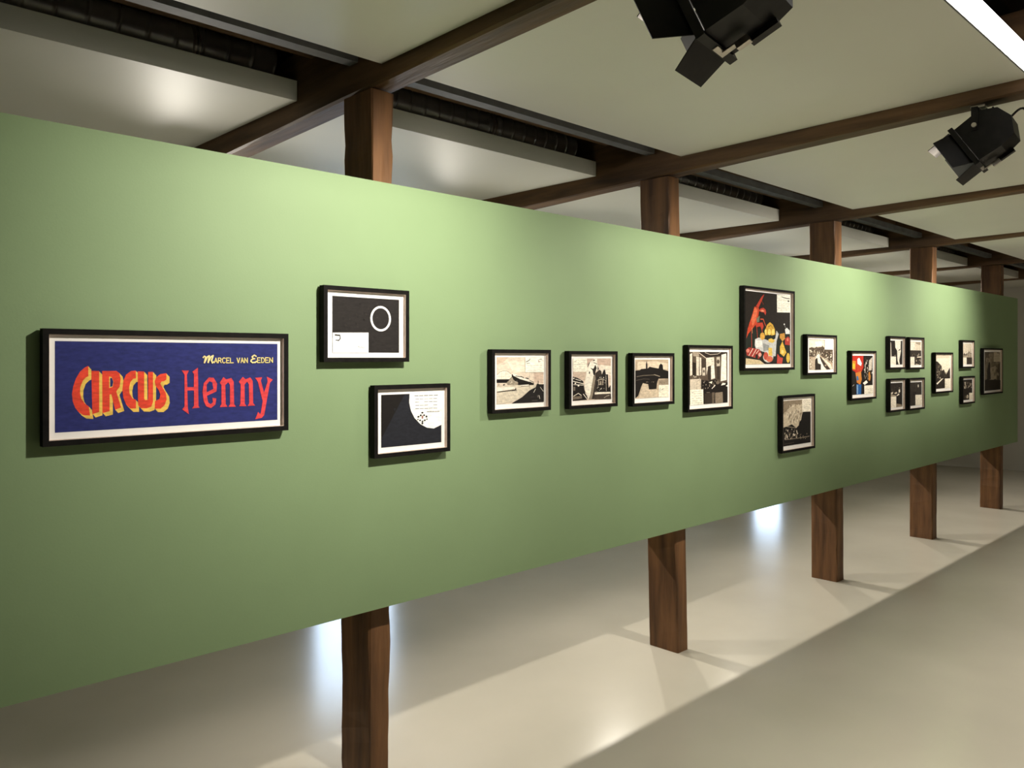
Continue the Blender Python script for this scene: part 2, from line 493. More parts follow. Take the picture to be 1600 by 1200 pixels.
spotlight(mount(3, 1.07), math.radians(4), 24, LAMP_W * 0.95, 'black barn-door spotlight aimed at the small far drawings', GF, True)
for k in range(5):  # unseen lamps added to brighten the front floor and the ceiling above
    spotlight(mount(k, 0.25), 0, 82, LAMP_W * 1.12, 'unseen black barn-door spotlight pointing down at the floor ' + NEARBY[k], 'added spotlights pointing at the floor', False, 84, 10, 30)
for k in range(5):  # the farthest of these is added to brighten the end wall
    spotlight(mount(k, 4.5), math.radians(180), 34, LAMP_W * 1.1, 'black barn-door spotlight behind the green wall, ' + NEARBY[k], GR, False, 132, 32, -8)

# ------------------------------------------------------------------ framed drawings
NEAR = ('poster', 'ring', 'moon', 'hall', 'rocket', 'river', 'interior', 'lobster')
def sheet(name, key, W, H, parent, yoff):
    """a drawing: flat colour shapes laid on one another, W x H metres, upright in the xz plane, facing -y"""
    base, items = ART[key]
    vs, fs, cols = [], [], []
    polys = [(srgb(base), [(0, 0), (1, 0), (1, 1), (0, 1)])]
    rnd = random.Random(sum(map(ord, key)))
    for it in items:
        k = it[0]
        if k == 'p':
            polys.append((srgb(it[1]), it[2]))
        elif k == 'e':
            _, c, cx, cy, rx, ry = it
            polys.append((srgb(c), [(min(max(cx + rx * math.cos(a), 0), 1), min(max(cy + ry * math.sin(a), 0), 1)) for a in [2 * math.pi * i / 28 for i in range(28)]]))
        elif k == 'l':
            _, c, wd, pts = it
            P = [Vector((u * W, v * H)) for u, v in pts]
            hw = wd * H / 2
            for i in range(len(P) - 1):
                d = P[i + 1] - P[i]
                if d.length < 1e-6:
                    continue
                d.normalize()
                nn = Vector((-d.y, d.x)) * hw
                a, b = P[i] - d * hw * 0.6, P[i + 1] + d * hw * 0.6
                polys.append((srgb(c), [((q.x) / W, (q.y) / H) for q in (a + nn, b + nn, b - nn, a - nn)]))
        elif k == 's':
            _, cc, n, x0, y0, x1, y1, sz = it
            for i in range(n):
                s1 = sz * rnd.uniform(0.5, 1.0) * (1.5 if key in NEAR else 2.1)
                ar = H / W
                cx, cy = rnd.uniform(x0 + s1 * ar * 0.5, max(x1 - s1 * ar * 0.5, x0 + s1 * ar * 0.5)), rnd.uniform(y0 + s1 * 0.5, max(y1 - s1 * 0.5, y0 + s1 * 0.5))
                m_ = rnd.choice((4, 5, 6))
                ph = rnd.uniform(0, 6.28)
                polys.append((srgb(rnd.choice(cc)), [(cx + ar * s1 * 0.5 * rnd.uniform(0.5, 1) * math.cos(ph + 6.283 * q / m_), cy + s1 * 0.5 * rnd.uniform(0.5, 1) * math.sin(ph + 6.283 * q / m_)) for q in range(m_)]))
    off = min(4e-5, 0.0028 / len(polys))
    for li, (c, pg) in enumerate(polys):
        if len(pg) < 3:
            continue
        k = len(vs)
        v3 = [Vector((u * W, 0, (1 - v) * H)) for u, v in pg]
        tris = tessellate_polygon([[Vector((p.x, p.z, 0)) for p in v3]])
        vs += [(p.x, yoff - li * off, p.z) for p in v3]
        for tr in tris:
            fs.append(tuple(i + k for i in tr))
            lum = 0.3 * c[0] + 0.6 * c[1] + 0.1 * c[2]
            g = 0.9 if key == 'poster' else 0.56 + 0.44 * min(1, lum * 1.25)   # ink albedo under the strong picture light
            cols.append(tuple(q * g for q in c))
    me = bpy.data.meshes.new(name)
    me.from_pydata(vs, [], fs)
    at = me.color_attributes.new('ink', 'FLOAT_COLOR', 'CORNER')
    for p, c in zip(me.polygons, cols):
        for li in p.loop_indices:
            at.data[li].color = (*c, 1)
    me.materials.append(ART_M)
    o = bpy.data.objects.new(name, me)
    COL.objects.link(o)
    o.parent = parent
    return o

GAP, DEP, MW = 0.007, 0.028, 0.015            # gap to the wall, frame depth, moulding width
def frame(key, x0, x1, z0, z1, ax0, ax1, az0, az1, label):
    t = thing('framed_drawing', label, 'picture', (x0, D - GAP, EYE + z0), 0, 'framed drawings on the green wall')
    w, h = x1 - x0, z1 - z0
    for a in ((0, MW, 0, h), (w - MW, w, 0, h), (MW, w - MW, 0, MW), (MW, w - MW, h - MW, h)):
        MB().box(a[0], a[1], -DEP, 0, a[2], a[3]).build('frame_rail', BLACK, t)
    MB().box(MW, w - MW, -0.012, -0.002, MW, h - MW).build('mount_board', PAPER, t)
    MB().box(w * 0.35, w * 0.65, -0.002, GAP, h - 0.07, h - 0.04).build('hanging_cleat', BLACK, t)
    e = 0.0012
    l = MB()
    for a in ((MW, MW + e, MW, h - MW), (w - MW - e, w - MW, MW, h - MW), (MW + e, w - MW - e, MW, MW + e), (MW + e, w - MW - e, h - MW - e, h - MW)):
        l.box(a[0], a[1], -DEP + 0.002, -0.012, a[2], a[3])
    l.build('liner', LINER, t)
    s = sheet('drawing', key, ax1 - ax0, az1 - az0, t, -0.0126)
    s.location = (ax0 - x0, 0, az0 - z0)
    return t
# each drawing: base colour and shapes in 0..1 sheet coordinates (p polygon, e ellipse, l stroke, s scattered marks)
ART = {
 'poster': ('2b3170', [
  ('p','f3c95e',[(.13,.281),(.115,.3),(.097,.343),(.081,.42),(.07,.513),(.067,.59),(.069,.675),(.078,.743),(.092,.794),(.111,.83),(.137,.838),(.131,.735),(.116,.703),(.103,.647),(.097,.584),(.099,.514),(.108,.445),(.12,.409),(.13,.397)]),
  ('p','f3c95e',[(.132,.288),(.117,.307),(.099,.351),(.083,.428),(.073,.521),(.069,.598),(.072,.683),(.081,.751),(.094,.802),(.113,.838),(.139,.846),(.134,.743),(.118,.71),(.105,.655),(.099,.592),(.101,.522),(.11,.452),(.123,.417),(.132,.404)]),
  ('p','f3c95e',[(.134,.296),(.12,.315),(.102,.358),(.086,.435),(.075,.528),(.071,.605),(.074,.691),(.083,.758),(.097,.809),(.115,.846),(.142,.854),(.136,.751),(.121,.718),(.107,.662),(.102,.6),(.103,.529),(.113,.46),(.125,.424),(.134,.412)]),
  ('p','f3c95e',[(.137,.303),(.122,.322),(.104,.366),(.088,.443),(.077,.536),(.074,.613),(.076,.698),(.085,.766),(.099,.817),(.118,.854),(.144,.862),(.139,.759),(.123,.726),(.11,.67),(.104,.607),(.106,.537),(.115,.467),(.128,.432),(.137,.419)]),
  ('p','f3c95e',[(.139,.311),(.125,.33),(.107,.373),(.09,.451),(.08,.543),(.076,.621),(.079,.706),(.088,.774),(.101,.825),(.12,.862),(.147,.869),(.141,.766),(.126,.734),(.112,.678),(.107,.615),(.108,.545),(.117,.475),(.13,.439),(.139,.427)]),
  ('p','ea4a33',[(.127,.273),(.113,.292),(.095,.336),(.079,.413),(.068,.505),(.064,.583),(.067,.668),(.076,.735),(.089,.786),(.108,.823),(.134,.83),(.129,.728),(.114,.695),(.1,.639),(.095,.577),(.096,.507),(.106,.437),(.118,.401),(.127,.389)]),
  ('p','f3c95e',[(.142,.336),(.173,.341),(.173,.802),(.145,.823)]),
  ('p','f3c95e',[(.144,.343),(.175,.348),(.175,.81),(.148,.831)]),
  ('p','f3c95e',[(.147,.351),(.178,.356),(.178,.818),(.15,.839)]),
  ('p','f3c95e',[(.149,.358),(.18,.363),(.18,.826),(.152,.847)]),
  ('p','f3c95e',[(.151,.366),(.182,.371),(.183,.834),(.155,.855)]),
  ('p','ea4a33',[(.139,.328),(.17,.333),(.17,.795),(.143,.815)]),
  ('p','f3c95e',[(.185,.341),(.242,.341),(.255,.367),(.259,.433),(.256,.521),(.242,.577),(.262,.763),(.236,.785),(.222,.608),(.215,.607),(.215,.799),(.185,.816)]),
  ('p','f3c95e',[(.187,.348),(.244,.349),(.257,.375),(.262,.441),(.259,.529),(.244,.585),(.264,.771),(.239,.793),(.224,.616),(.217,.615),(.217,.807),(.188,.824)]),
  ('p','f3c95e',[(.19,.356),(.247,.357),(.26,.383),(.265,.449),(.261,.537),(.247,.593),(.267,.779),(.241,.801),(.227,.623),(.22,.623),(.22,.815),(.19,.832)]),
  ('p','f3c95e',[(.192,.364),(.249,.364),(.262,.39),(.267,.456),(.264,.545),(.249,.601),(.27,.787),(.244,.809),(.229,.631),(.222,.631),(.222,.823),(.193,.84)]),
  ('p','f3c95e',[(.195,.371),(.252,.372),(.265,.398),(.27,.464),(.266,.553),(.252,.608),(.272,.795),(.246,.817),(.232,.639),(.225,.639),(.225,.831),(.195,.848)]),
  ('p','ea4a33',[(.182,.333),(.239,.333),(.252,.359),(.257,.425),(.253,.514),(.239,.569),(.259,.755),(.234,.777),(.219,.6),(.212,.6),(.212,.791),(.183,.809)]),
  ('p','f3c95e',[(.21,.397),(.22,.404),(.228,.456),(.224,.515),(.21,.528)]),
  ('p','2b3170',[(.214,.41),(.221,.413),(.227,.456),(.223,.509),(.214,.515)]),
  ('p','f3c95e',[(.323,.339),(.302,.345),(.282,.385),(.27,.458),(.266,.554),(.271,.651),(.282,.733),(.3,.778),(.323,.781),(.323,.679),(.309,.662),(.297,.604),(.294,.539),(.3,.475),(.311,.434),(.323,.43)]),
  ('p','f3c95e',[(.326,.346),(.305,.353),(.285,.393),(.273,.465),(.269,.562),(.273,.659),(.285,.741),(.302,.786),(.326,.789),(.326,.688),(.311,.67),(.299,.612),(.297,.547),(.302,.483),(.314,.442),(.326,.438)]),
  ('p','f3c95e',[(.328,.354),(.308,.361),(.287,.401),(.276,.473),(.272,.57),(.276,.667),(.287,.749),(.305,.795),(.329,.797),(.329,.696),(.314,.678),(.302,.62),(.3,.555),(.305,.49),(.317,.45),(.328,.446)]),
  ('p','f3c95e',[(.331,.362),(.31,.368),(.29,.409),(.278,.481),(.274,.578),(.278,.675),(.29,.757),(.308,.803),(.331,.805),(.331,.704),(.316,.686),(.305,.628),(.302,.563),(.307,.498),(.319,.458),(.331,.454)]),
  ('p','f3c95e',[(.334,.37),(.313,.376),(.292,.416),(.281,.489),(.277,.586),(.281,.683),(.293,.765),(.31,.811),(.334,.813),(.334,.712),(.319,.694),(.307,.636),(.305,.571),(.31,.506),(.322,.466),(.334,.462)]),
  ('p','ea4a33',[(.32,.331),(.3,.337),(.279,.377),(.268,.45),(.264,.546),(.268,.643),(.28,.725),(.297,.77),(.321,.773),(.321,.671),(.306,.654),(.294,.596),(.292,.531),(.297,.467),(.309,.427),(.321,.422)]),
  ('p','f3c95e',[(.33,.348),(.359,.352),(.359,.674),(.364,.688),(.374,.683),(.376,.659),(.376,.355),(.397,.356),(.397,.71),(.389,.767),(.368,.785),(.344,.779),(.332,.746)]),
  ('p','f3c95e',[(.333,.356),(.362,.36),(.362,.682),(.367,.696),(.377,.692),(.379,.667),(.378,.363),(.4,.364),(.399,.718),(.392,.775),(.371,.793),(.347,.788),(.335,.754)]),
  ('p','f3c95e',[(.335,.364),(.364,.368),(.364,.69),(.369,.704),(.38,.7),(.381,.675),(.381,.371),(.402,.372),(.402,.726),(.395,.784),(.374,.801),(.349,.796),(.338,.762)]),
  ('p','f3c95e',[(.338,.372),(.367,.376),(.367,.698),(.372,.712),(.382,.708),(.384,.683),(.384,.379),(.405,.38),(.405,.735),(.398,.792),(.376,.81),(.352,.804),(.34,.77)]),
  ('p','f3c95e',[(.341,.38),(.369,.384),(.37,.706),(.375,.72),(.385,.716),(.387,.691),(.386,.387),(.408,.388),(.407,.743),(.4,.8),(.379,.818),(.355,.812),(.343,.778)]),
  ('p','ea4a33',[(.328,.341),(.356,.344),(.356,.666),(.361,.679),(.372,.675),(.373,.651),(.373,.348),(.394,.348),(.394,.702),(.387,.759),(.366,.777),(.342,.771),(.33,.737)]),
  ('p','f3c95e',[(.456,.375),(.429,.384),(.411,.421),(.404,.47),(.408,.52),(.423,.579),(.429,.629),(.425,.679),(.406,.702),(.404,.793),(.429,.796),(.448,.756),(.457,.69),(.454,.614),(.438,.546),(.429,.499),(.433,.473),(.445,.471),(.456,.45)]),
  ('p','f3c95e',[(.458,.383),(.432,.392),(.413,.429),(.407,.478),(.41,.528),(.426,.587),(.432,.637),(.428,.687),(.409,.711),(.406,.802),(.432,.804),(.451,.764),(.46,.698),(.457,.622),(.441,.555),(.432,.507),(.436,.481),(.447,.48),(.458,.458)]),
  ('p','f3c95e',[(.461,.391),(.434,.4),(.416,.437),(.409,.486),(.413,.536),(.428,.595),(.435,.646),(.43,.695),(.411,.719),(.409,.81),(.435,.813),(.453,.773),(.463,.706),(.46,.631),(.444,.563),(.435,.515),(.439,.489),(.45,.488),(.461,.466)]),
  ('p','f3c95e',[(.464,.399),(.437,.408),(.419,.445),(.412,.494),(.416,.544),(.431,.603),(.437,.654),(.433,.704),(.414,.727),(.412,.818),(.438,.821),(.456,.781),(.466,.715),(.462,.639),(.447,.571),(.437,.524),(.442,.497),(.453,.496),(.464,.474)]),
  ('p','f3c95e',[(.467,.407),(.44,.417),(.421,.453),(.415,.502),(.418,.552),(.434,.612),(.44,.662),(.436,.712),(.417,.735),(.414,.826),(.44,.829),(.459,.789),(.468,.723),(.465,.647),(.449,.579),(.44,.532),(.444,.505),(.456,.504),(.467,.483)]),
  ('p','ea4a33',[(.453,.367),(.426,.376),(.408,.413),(.401,.462),(.405,.512),(.42,.571),(.426,.621),(.422,.671),(.403,.694),(.401,.785),(.427,.788),(.445,.748),(.454,.681),(.451,.606),(.436,.538),(.426,.491),(.431,.465),(.442,.463),(.453,.442)]),
  ('p','e2474b',[(.522,.335),(.555,.339),(.546,.39),(.548,.54),(.578,.541),(.579,.382),(.571,.353),(.597,.305),(.6,.779),(.606,.793),(.57,.802),(.579,.768),(.579,.583),(.548,.581),(.55,.783),(.555,.869),(.524,.806),(.535,.773),(.535,.39)]),
  ('p','e2474b',[(.619,.599),(.625,.495),(.649,.427),(.672,.431),(.689,.506),(.686,.603),(.64,.652),(.646,.739),(.659,.758),(.669,.733),(.666,.68),(.686,.69),(.68,.768),(.659,.807),(.636,.782),(.624,.711)]),
  ('p','e2474b',[(.702,.495),(.72,.425),(.734,.455),(.759,.438),(.771,.486),(.773,.768),(.782,.804),(.745,.801),(.753,.766),(.752,.526),(.743,.491),(.729,.526),(.731,.764),(.74,.8),(.701,.8),(.71,.762),(.71,.525)]),
  ('p','e2474b',[(.797,.487),(.817,.427),(.832,.458),(.855,.435),(.868,.482),(.87,.767),(.881,.799),(.842,.799),(.85,.765),(.848,.522),(.839,.489),(.826,.524),(.827,.769),(.836,.802),(.798,.8),(.805,.767),(.806,.523)]),
  ('p','e2474b',[(.88,.441),(.917,.437),(.91,.478),(.927,.635),(.947,.492),(.942,.43),(.974,.471),(.959,.508),(.928,.928),(.915,.963),(.881,.977),(.896,.884),(.907,.916),(.911,.889),(.92,.744),(.895,.496)]),
  ('p','2b3170',[(.639,.609),(.639,.513),(.652,.472),(.666,.49),(.671,.57)]),
  ('l','efdc8c',.0109,[(.676,.247),(.683,.186),(.69,.247)]),
  ('l','efdc8c',.0109,[(.679,.226),(.687,.226)]),
  ('l','efdc8c',.0109,[(.695,.247),(.695,.186),(.705,.186),(.709,.201),(.705,.216),(.695,.216)]),
  ('l','efdc8c',.0109,[(.702,.216),(.709,.247)]),
  ('l','efdc8c',.0109,[(.729,.194),(.725,.185),(.719,.185),(.715,.204),(.715,.228),(.719,.247),(.725,.247),(.729,.238)]),
  ('l','efdc8c',.0109,[(.749,.185),(.735,.185),(.735,.247),(.749,.247)]),
  ('l','efdc8c',.0109,[(.735,.216),(.746,.216)]),
  ('l','efdc8c',.0109,[(.754,.185),(.754,.247),(.769,.246)]),
  ('l','efdc8c',.0109,[(.787,.186),(.794,.246),(.801,.185)]),
  ('l','efdc8c',.0109,[(.807,.246),(.813,.185),(.821,.246)]),
  ('l','efdc8c',.0109,[(.809,.225),(.818,.225)]),
  ('l','efdc8c',.0109,[(.826,.246),(.826,.185),(.84,.246),(.84,.184)]),
  ('l','efdc8c',.0109,[(.907,.183),(.892,.183),(.892,.245),(.907,.245)]),
  ('l','efdc8c',.0109,[(.892,.214),(.904,.214)]),
  ('l','efdc8c',.0109,[(.913,.183),(.922,.183),(.928,.204),(.928,.223),(.922,.245),(.913,.245),(.913,.183)]),
  ('l','efdc8c',.0109,[(.95,.182),(.934,.182),(.934,.245),(.95,.245)]),
  ('l','efdc8c',.0109,[(.934,.214),(.947,.213)]),
  ('l','efdc8c',.0109,[(.956,.245),(.956,.182),(.972,.244),(.972,.182)]),
  ('l','f5e3a0',.0167,[(.621,.181),(.627,.163),(.633,.173),(.627,.246)]),
  ('l','f5e3a0',.0184,[(.628,.239),(.641,.173),(.65,.159),(.645,.242)]),
  ('l','f5e3a0',.0184,[(.645,.236),(.658,.173),(.669,.155),(.661,.221),(.665,.246),(.672,.232)]),
  ('l','f5e3a0',.0167,[(.885,.164),(.875,.149),(.863,.171),(.87,.195),(.878,.195)]),
  ('l','f5e3a0',.0167,[(.873,.195),(.86,.208),(.857,.229),(.866,.245),(.879,.243),(.887,.229)]),
 ]),
 'ring': ('2f2b29', [
  ('s',['37322f','2a2725','332e2c'],60,.005,.008,.997,.991,.048),
  ('p','fdfdf8',[(.0,.65),(.52,.634),(.52,1.0),(.0,1.0)]),
  ('e','fafaf2',.707,.371,.159,.235),
  ('e','302c2a',.707,.371,.129,.196),
  ('s',['38332f','2b2826'],8,.618,.259,.798,.496,.042),
  ('l','3d3a3a',.0181,[(.034,.687),(.099,.691),(.108,.749),(.085,.787),(.043,.78)]),
  ('l','3d3a3a',.0241,[(.034,.69),(.099,.694)]),
  ('l','9a9894',.009,[(.365,.881),(.384,.91)]),
  ('l','9a9894',.009,[(.394,.916),(.419,.892),(.438,.922),(.468,.892)]),
  ('l','dededa',.006,[(.016,.838),(.088,.837)]),
  ('l','dededa',.006,[(.108,.837),(.181,.836)]),
  ('l','dededa',.006,[(.202,.835),(.276,.834)]),
  ('l','dededa',.006,[(.297,.834),(.373,.833)]),
  ('l','dededa',.006,[(.394,.833),(.471,.831)]),
  ('l','dededa',.006,[(.016,.954),(.088,.953)]),
  ('l','dededa',.006,[(.202,.953),(.276,.953)]),
  ('l','dededa',.006,[(.297,.953),(.373,.952)]),
  ('l','dededa',.006,[(.394,.952),(.471,.952)]),
 ]),
 'moon': ('2a2c34', [
  ('p','1e1a17',[(.0,.0),(.376,.0),(.046,.734),(.0,.839)]),
  ('s',['2d2f38','272a31'],30,.187,.132,.97,.987,.045),
  ('p','fbfaf2',[(.452,.0),(.447,.169),(.475,.33),(.536,.478),(.634,.607),(.748,.686),(.865,.71),(1.0,.645),(1.0,.0)]),
  ('l','8f8d88',.0161,[(.535,.042),(.597,.043)]),
  ('l','8f8d88',.0161,[(.615,.043),(.679,.044)]),
  ('l','8f8d88',.0161,[(.697,.044),(.762,.044)]),
  ('l','8f8d88',.0161,[(.78,.045),(.846,.045)]),
  ('l','8f8d88',.0161,[(.864,.046),(.931,.046)]),
  ('l','a5a39c',.0129,[(.549,.107),(.607,.108)]),
  ('l','a5a39c',.0129,[(.624,.108),(.683,.109)]),
  ('l','a5a39c',.0129,[(.7,.109),(.76,.11)]),
  ('l','a5a39c',.0129,[(.777,.11),(.839,.111)]),
  ('l','a5a39c',.0129,[(.856,.112),(.918,.113)]),
  ('l','a5a39c',.0129,[(.549,.165),(.607,.166)]),
  ('l','a5a39c',.0129,[(.7,.168),(.761,.169)]),
  ('l','a5a39c',.0129,[(.778,.17),(.839,.171)]),
  ('l','a5a39c',.0129,[(.856,.171),(.918,.173)]),
  ('l','a5a39c',.0129,[(.549,.23),(.608,.231)]),
  ('l','a5a39c',.0129,[(.624,.232),(.684,.233)]),
  ('l','a5a39c',.0129,[(.701,.234),(.761,.235)]),
  ('l','a5a39c',.0129,[(.856,.238),(.918,.239)]),
  ('l','a5a39c',.0129,[(.549,.294),(.608,.296)]),
  ('l','a5a39c',.0129,[(.625,.297),(.684,.298)]),
  ('l','a5a39c',.0129,[(.701,.299),(.761,.301)]),
  ('l','a5a39c',.0129,[(.778,.301),(.839,.303)]),
  ('l','a5a39c',.0129,[(.857,.304),(.919,.306)]),
  ('l','8f8d88',.0129,[(.747,.366),(.781,.368)]),
  ('l','8f8d88',.0129,[(.79,.368),(.824,.369)]),
  ('l','8f8d88',.0129,[(.834,.37),(.868,.371)]),
  ('l','8f8d88',.0129,[(.878,.371),(.912,.373)]),
  ('l','8f8d88',.0129,[(.922,.373),(.957,.374)]),
  ('e','3a3838',.664,.38,.019,.016),
  ('e','3a3838',.665,.589,.016,.023),
  ('e','3a3838',.597,.455,.016,.019),
  ('e','3a3838',.733,.461,.016,.019),
  ('e','3a3838',.625,.528,.016,.016),
  ('e','3a3838',.705,.532,.016,.016),
  ('e','3a3838',.636,.431,.014,.019),
  ('e','3a3838',.693,.433,.014,.019),
  ('e','3a3838',.589,.507,.011,.013),
  ('e','3a3838',.742,.514,.011,.013),
  ('e','3a3838',.665,.55,.014,.016),
  ('e','b9807a',.665,.468,.014,.032),
 ]),
 'hall': ('e6d6c2', [
  ('p','efe3cf',[(.218,.097),(.604,.075),(.605,.326),(.339,.324)]),
  ('p','d9c3ac',[(.0,.0),(.248,.002),(.119,.117),(.0,.158)]),
  ('p','dcc4b0',[(.781,.338),(1.0,.339),(1.0,.584),(.792,.559)]),
  ('p','efe6d4',[(.01,.373),(.069,.312),(.139,.287),(.219,.298),(.289,.355),(.309,.407),(.259,.468),(.0,.465)]),
  ('l','8f8273',.0084,[(.01,.373),(.069,.314),(.139,.289),(.219,.3),(.291,.357)]),
  ('l','b3a692',.0042,[(.099,.302),(.099,.456)]),
  ('l','b3a692',.0042,[(.188,.294),(.189,.457)]),
  ('l','b3a692',.0042,[(.03,.353),(.289,.36)]),
  ('l','b3a692',.0042,[(.01,.414),(.299,.407)]),
  ('p','1f1a16',[(.0,.47),(.259,.474),(.309,.428),(.309,.365),(.339,.376),(.688,.516),(.73,.558),(.792,.581),(.772,.622),(.441,.606),(.219,.551),(.0,.547)]),
  ('p','efe7d8',[(.319,.345),(.482,.409),(.667,.494),(.782,.559),(.667,.536),(.482,.476),(.339,.397)]),
  ('l','2a241f',.0146,[(.39,.408),(.512,.43)]),
  ('l','2a241f',.0188,[(.502,.419),(.564,.451)]),
  ('l','2a241f',.0209,[(.605,.457),(.667,.473)]),
  ('l','2a241f',.0146,[(.698,.516),(.782,.559)]),
  ('p','b5a893',[(.199,.55),(.319,.428),(.35,.501),(.441,.544),(.441,.606),(.219,.602)]),
  ('s',['e8dfcc','5a5044','a09380','2a241f'],34,.199,.468,.441,.606,.023),
  ('s',['e8dfcc','5a5044','cfc3b0','2a241f'],26,.005,.547,.209,.633,.025),
  ('p','d9ceb9',[(.0,.609),(.36,.605),(.482,.617),(.813,.613),(.814,.666),(.689,.726),(.524,.859),(.3,.968),(.0,.995)]),
  ('p','efe8d8',[(.0,.64),(.36,.647),(.38,.678),(.0,.727)]),
  ('p','2a241f',[(.0,.732),(.37,.699),(.391,.657),(.401,.71),(.431,.721),(.0,.748)]),
  ('p','f0e9da',[(.492,.607),(.667,.6),(.668,.626),(.492,.628)]),
  ('l','2a241f',.0104,[(.498,.63),(.668,.631)]),
  ('l','3a332b',.0125,[(.678,.558),(.678,.663)]),
  ('l','b8aa94',.0052,[(.02,.753),(.099,.972)]),
  ('l','b8aa94',.0052,[(.109,.741),(.189,.933)]),
  ('l','b8aa94',.0052,[(.199,.728),(.28,.894)]),
  ('l','b8aa94',.0052,[(.289,.716),(.371,.855)]),
  ('l','b8aa94',.0052,[(.38,.703),(.462,.816)]),
  ('l','b8aa94',.0052,[(.472,.69),(.554,.776)]),
  ('p','262220',[(.3,.994),(.524,.87),(.689,.726),(.814,.671),(.855,.582),(.897,.603),(1.0,.605),(1.0,1.0)]),
  ('l','1c1815',.0167,[(.876,.529),(.871,.656)]),
  ('l','4a4038',.0052,[(.828,.412),(.834,.624)]),
  ('l','4a4038',.0052,[(.87,.402),(.871,.603)]),
  ('l','5a5048',.0042,[(.682,.337),(.683,.516)]),
  ('l','efe8da',.0094,[(.772,.781),(.814,.703)]),
  ('l','e5ddcc',.0084,[(.919,.668),(.988,.765)]),
  ('l','efe8da',.0104,[(.888,.848),(.909,.923)]),
  ('l','cfc6b6',.0063,[(.856,.847),(.867,.89)]),
  ('l','8f857a',.0052,[(.731,.96),(.857,.958)]),
  ('l','6f665c',.0042,[(.71,.875),(.783,.877)]),
  ('p','f8f5e6',[(.588,.004),(1.0,.002),(1.0,.334),(.589,.331)]),
  ('l','2c2a27',.0146,[(.609,.101),(.666,.075),(.691,.038)]),
  ('l','2c2a27',.0094,[(.619,.138),(.686,.127)]),
  ('l','b05a4c',.0125,[(.874,.053),(.879,.101),(.921,.095)]),
  ('l','2c2a27',.0104,[(.9,.053),(.937,.037),(.963,.069)]),
  ('l','c9c4b4',.0073,[(.625,.185),(.678,.185)]),
  ('l','c9c4b4',.0073,[(.693,.185),(.746,.185)]),
  ('l','c9c4b4',.0073,[(.761,.185),(.815,.185)]),
  ('l','c9c4b4',.0073,[(.83,.185),(.884,.185)]),
  ('l','c9c4b4',.0073,[(.9,.185),(.954,.185)]),
  ('l','c9c4b4',.0073,[(.625,.237),(.678,.237)]),
  ('l','c9c4b4',.0073,[(.762,.238),(.815,.238)]),
  ('l','c9c4b4',.0073,[(.831,.238),(.885,.238)]),
  ('l','c9c4b4',.0073,[(.9,.238),(.954,.238)]),
  ('l','c9c4b4',.0073,[(.625,.295),(.678,.295)]),
  ('l','c9c4b4',.0073,[(.693,.295),(.747,.295)]),
  ('l','c9c4b4',.0073,[(.762,.295),(.816,.296)]),
  ('l','c9c4b4',.0073,[(.9,.296),(.954,.297)]),
  ('l','cfcabb',.0063,[(.718,.112),(.739,.111)]),
  ('l','cfcabb',.0063,[(.745,.111),(.766,.111)]),
  ('l','cfcabb',.0063,[(.772,.111),(.793,.111)]),
  ('l','cfcabb',.0063,[(.799,.111),(.82,.111)]),
  ('l','cfcabb',.0063,[(.826,.111),(.847,.111)]),
 ]),
 'rocket': ('e4d2bf', [
  ('p','d8bda9',[(.358,.001),(1.0,.0),(.993,.182),(.588,.149),(.359,.148)]),
  ('p','efe4d2',[(.699,.15),(.993,.182),(.998,.42),(.724,.354)]),
  ('p','d5bfab',[(.0,.323),(.339,.328),(.309,.529),(.0,.422)]),
  ('p','231d18',[(.0,.422),(.116,.454),(.265,.538),(.299,.752),(.377,.94),(.356,.986),(.0,.995)]),
  ('l','e9e1d0',.0163,[(.01,.532),(.271,.599)]),
  ('l','e9e1d0',.0143,[(.068,.483),(.201,.526)]),
  ('l','e9e1d0',.0143,[(.021,.612),(.137,.62),(.271,.629)]),
  ('e','f2ead9',.026,.467,.018,.016),
  ('e','f2ead9',.065,.583,.02,.018),
  ('e','f2ead9',.143,.641,.022,.02),
  ('p','8a7f70',[(.011,.662),(.063,.663),(.063,.754),(.011,.752)]),
  ('s',['2f2822','3a322a'],16,.074,.644,.289,.813,.031),
  ('l','d9d0be',.0183,[(.016,.884),(.138,.818),(.213,.872)]),
  ('p','8b7d6c',[(.0,.893),(.224,.882),(.235,.944),(.0,.964)]),
  ('l','efe7d6',.0163,[(.267,.843),(.355,.96)]),
  ('l','d9d0be',.0163,[(.311,.814),(.344,.867)]),
  ('p','f0e9d8',[(.349,.198),(.436,.229),(.524,.3),(.536,.412),(.443,.912),(.399,.983),(.299,.732),(.298,.59),(.34,.368)]),
  ('p','f3ecdc',[(.371,.188),(.434,.079),(.521,.039),(.542,.004),(.619,.004),(.632,.13),(.678,.251),(.612,.291),(.524,.321),(.436,.239)]),
  ('l','4a4036',.0224,[(.381,.188),(.424,.099)]),
  ('p','3a322b',[(.436,.219),(.523,.25),(.577,.149),(.611,.23),(.579,.321),(.57,.413),(.525,.392),(.502,.28)]),
  ('p','5a5046',[(.499,.064),(.542,.019),(.576,.049)]),
  ('l','3a322b',.0163,[(.533,.099),(.621,.134)]),
  ('p','433a31',[(.632,.16),(.673,.251),(.634,.292)]),
  ('p','453b32',[(.58,.352),(.678,.272),(.735,.303),(.76,.478),(.638,.537),(.582,.495)]),
  ('e','3d352e',.421,.339,.015,.031),
  ('l','cfc5b3',.0061,[(.34,.409),(.461,.512)]),
  ('l','cfc5b3',.0061,[(.319,.539),(.417,.501)]),
  ('p','a89a86',[(.525,.412),(.581,.413),(.53,.76),(.477,.981),(.399,.981),(.442,.861)]),
  ('p','4b4138',[(.592,.444),(.637,.475),(.585,.711),(.543,.979),(.477,.978),(.519,.822)]),
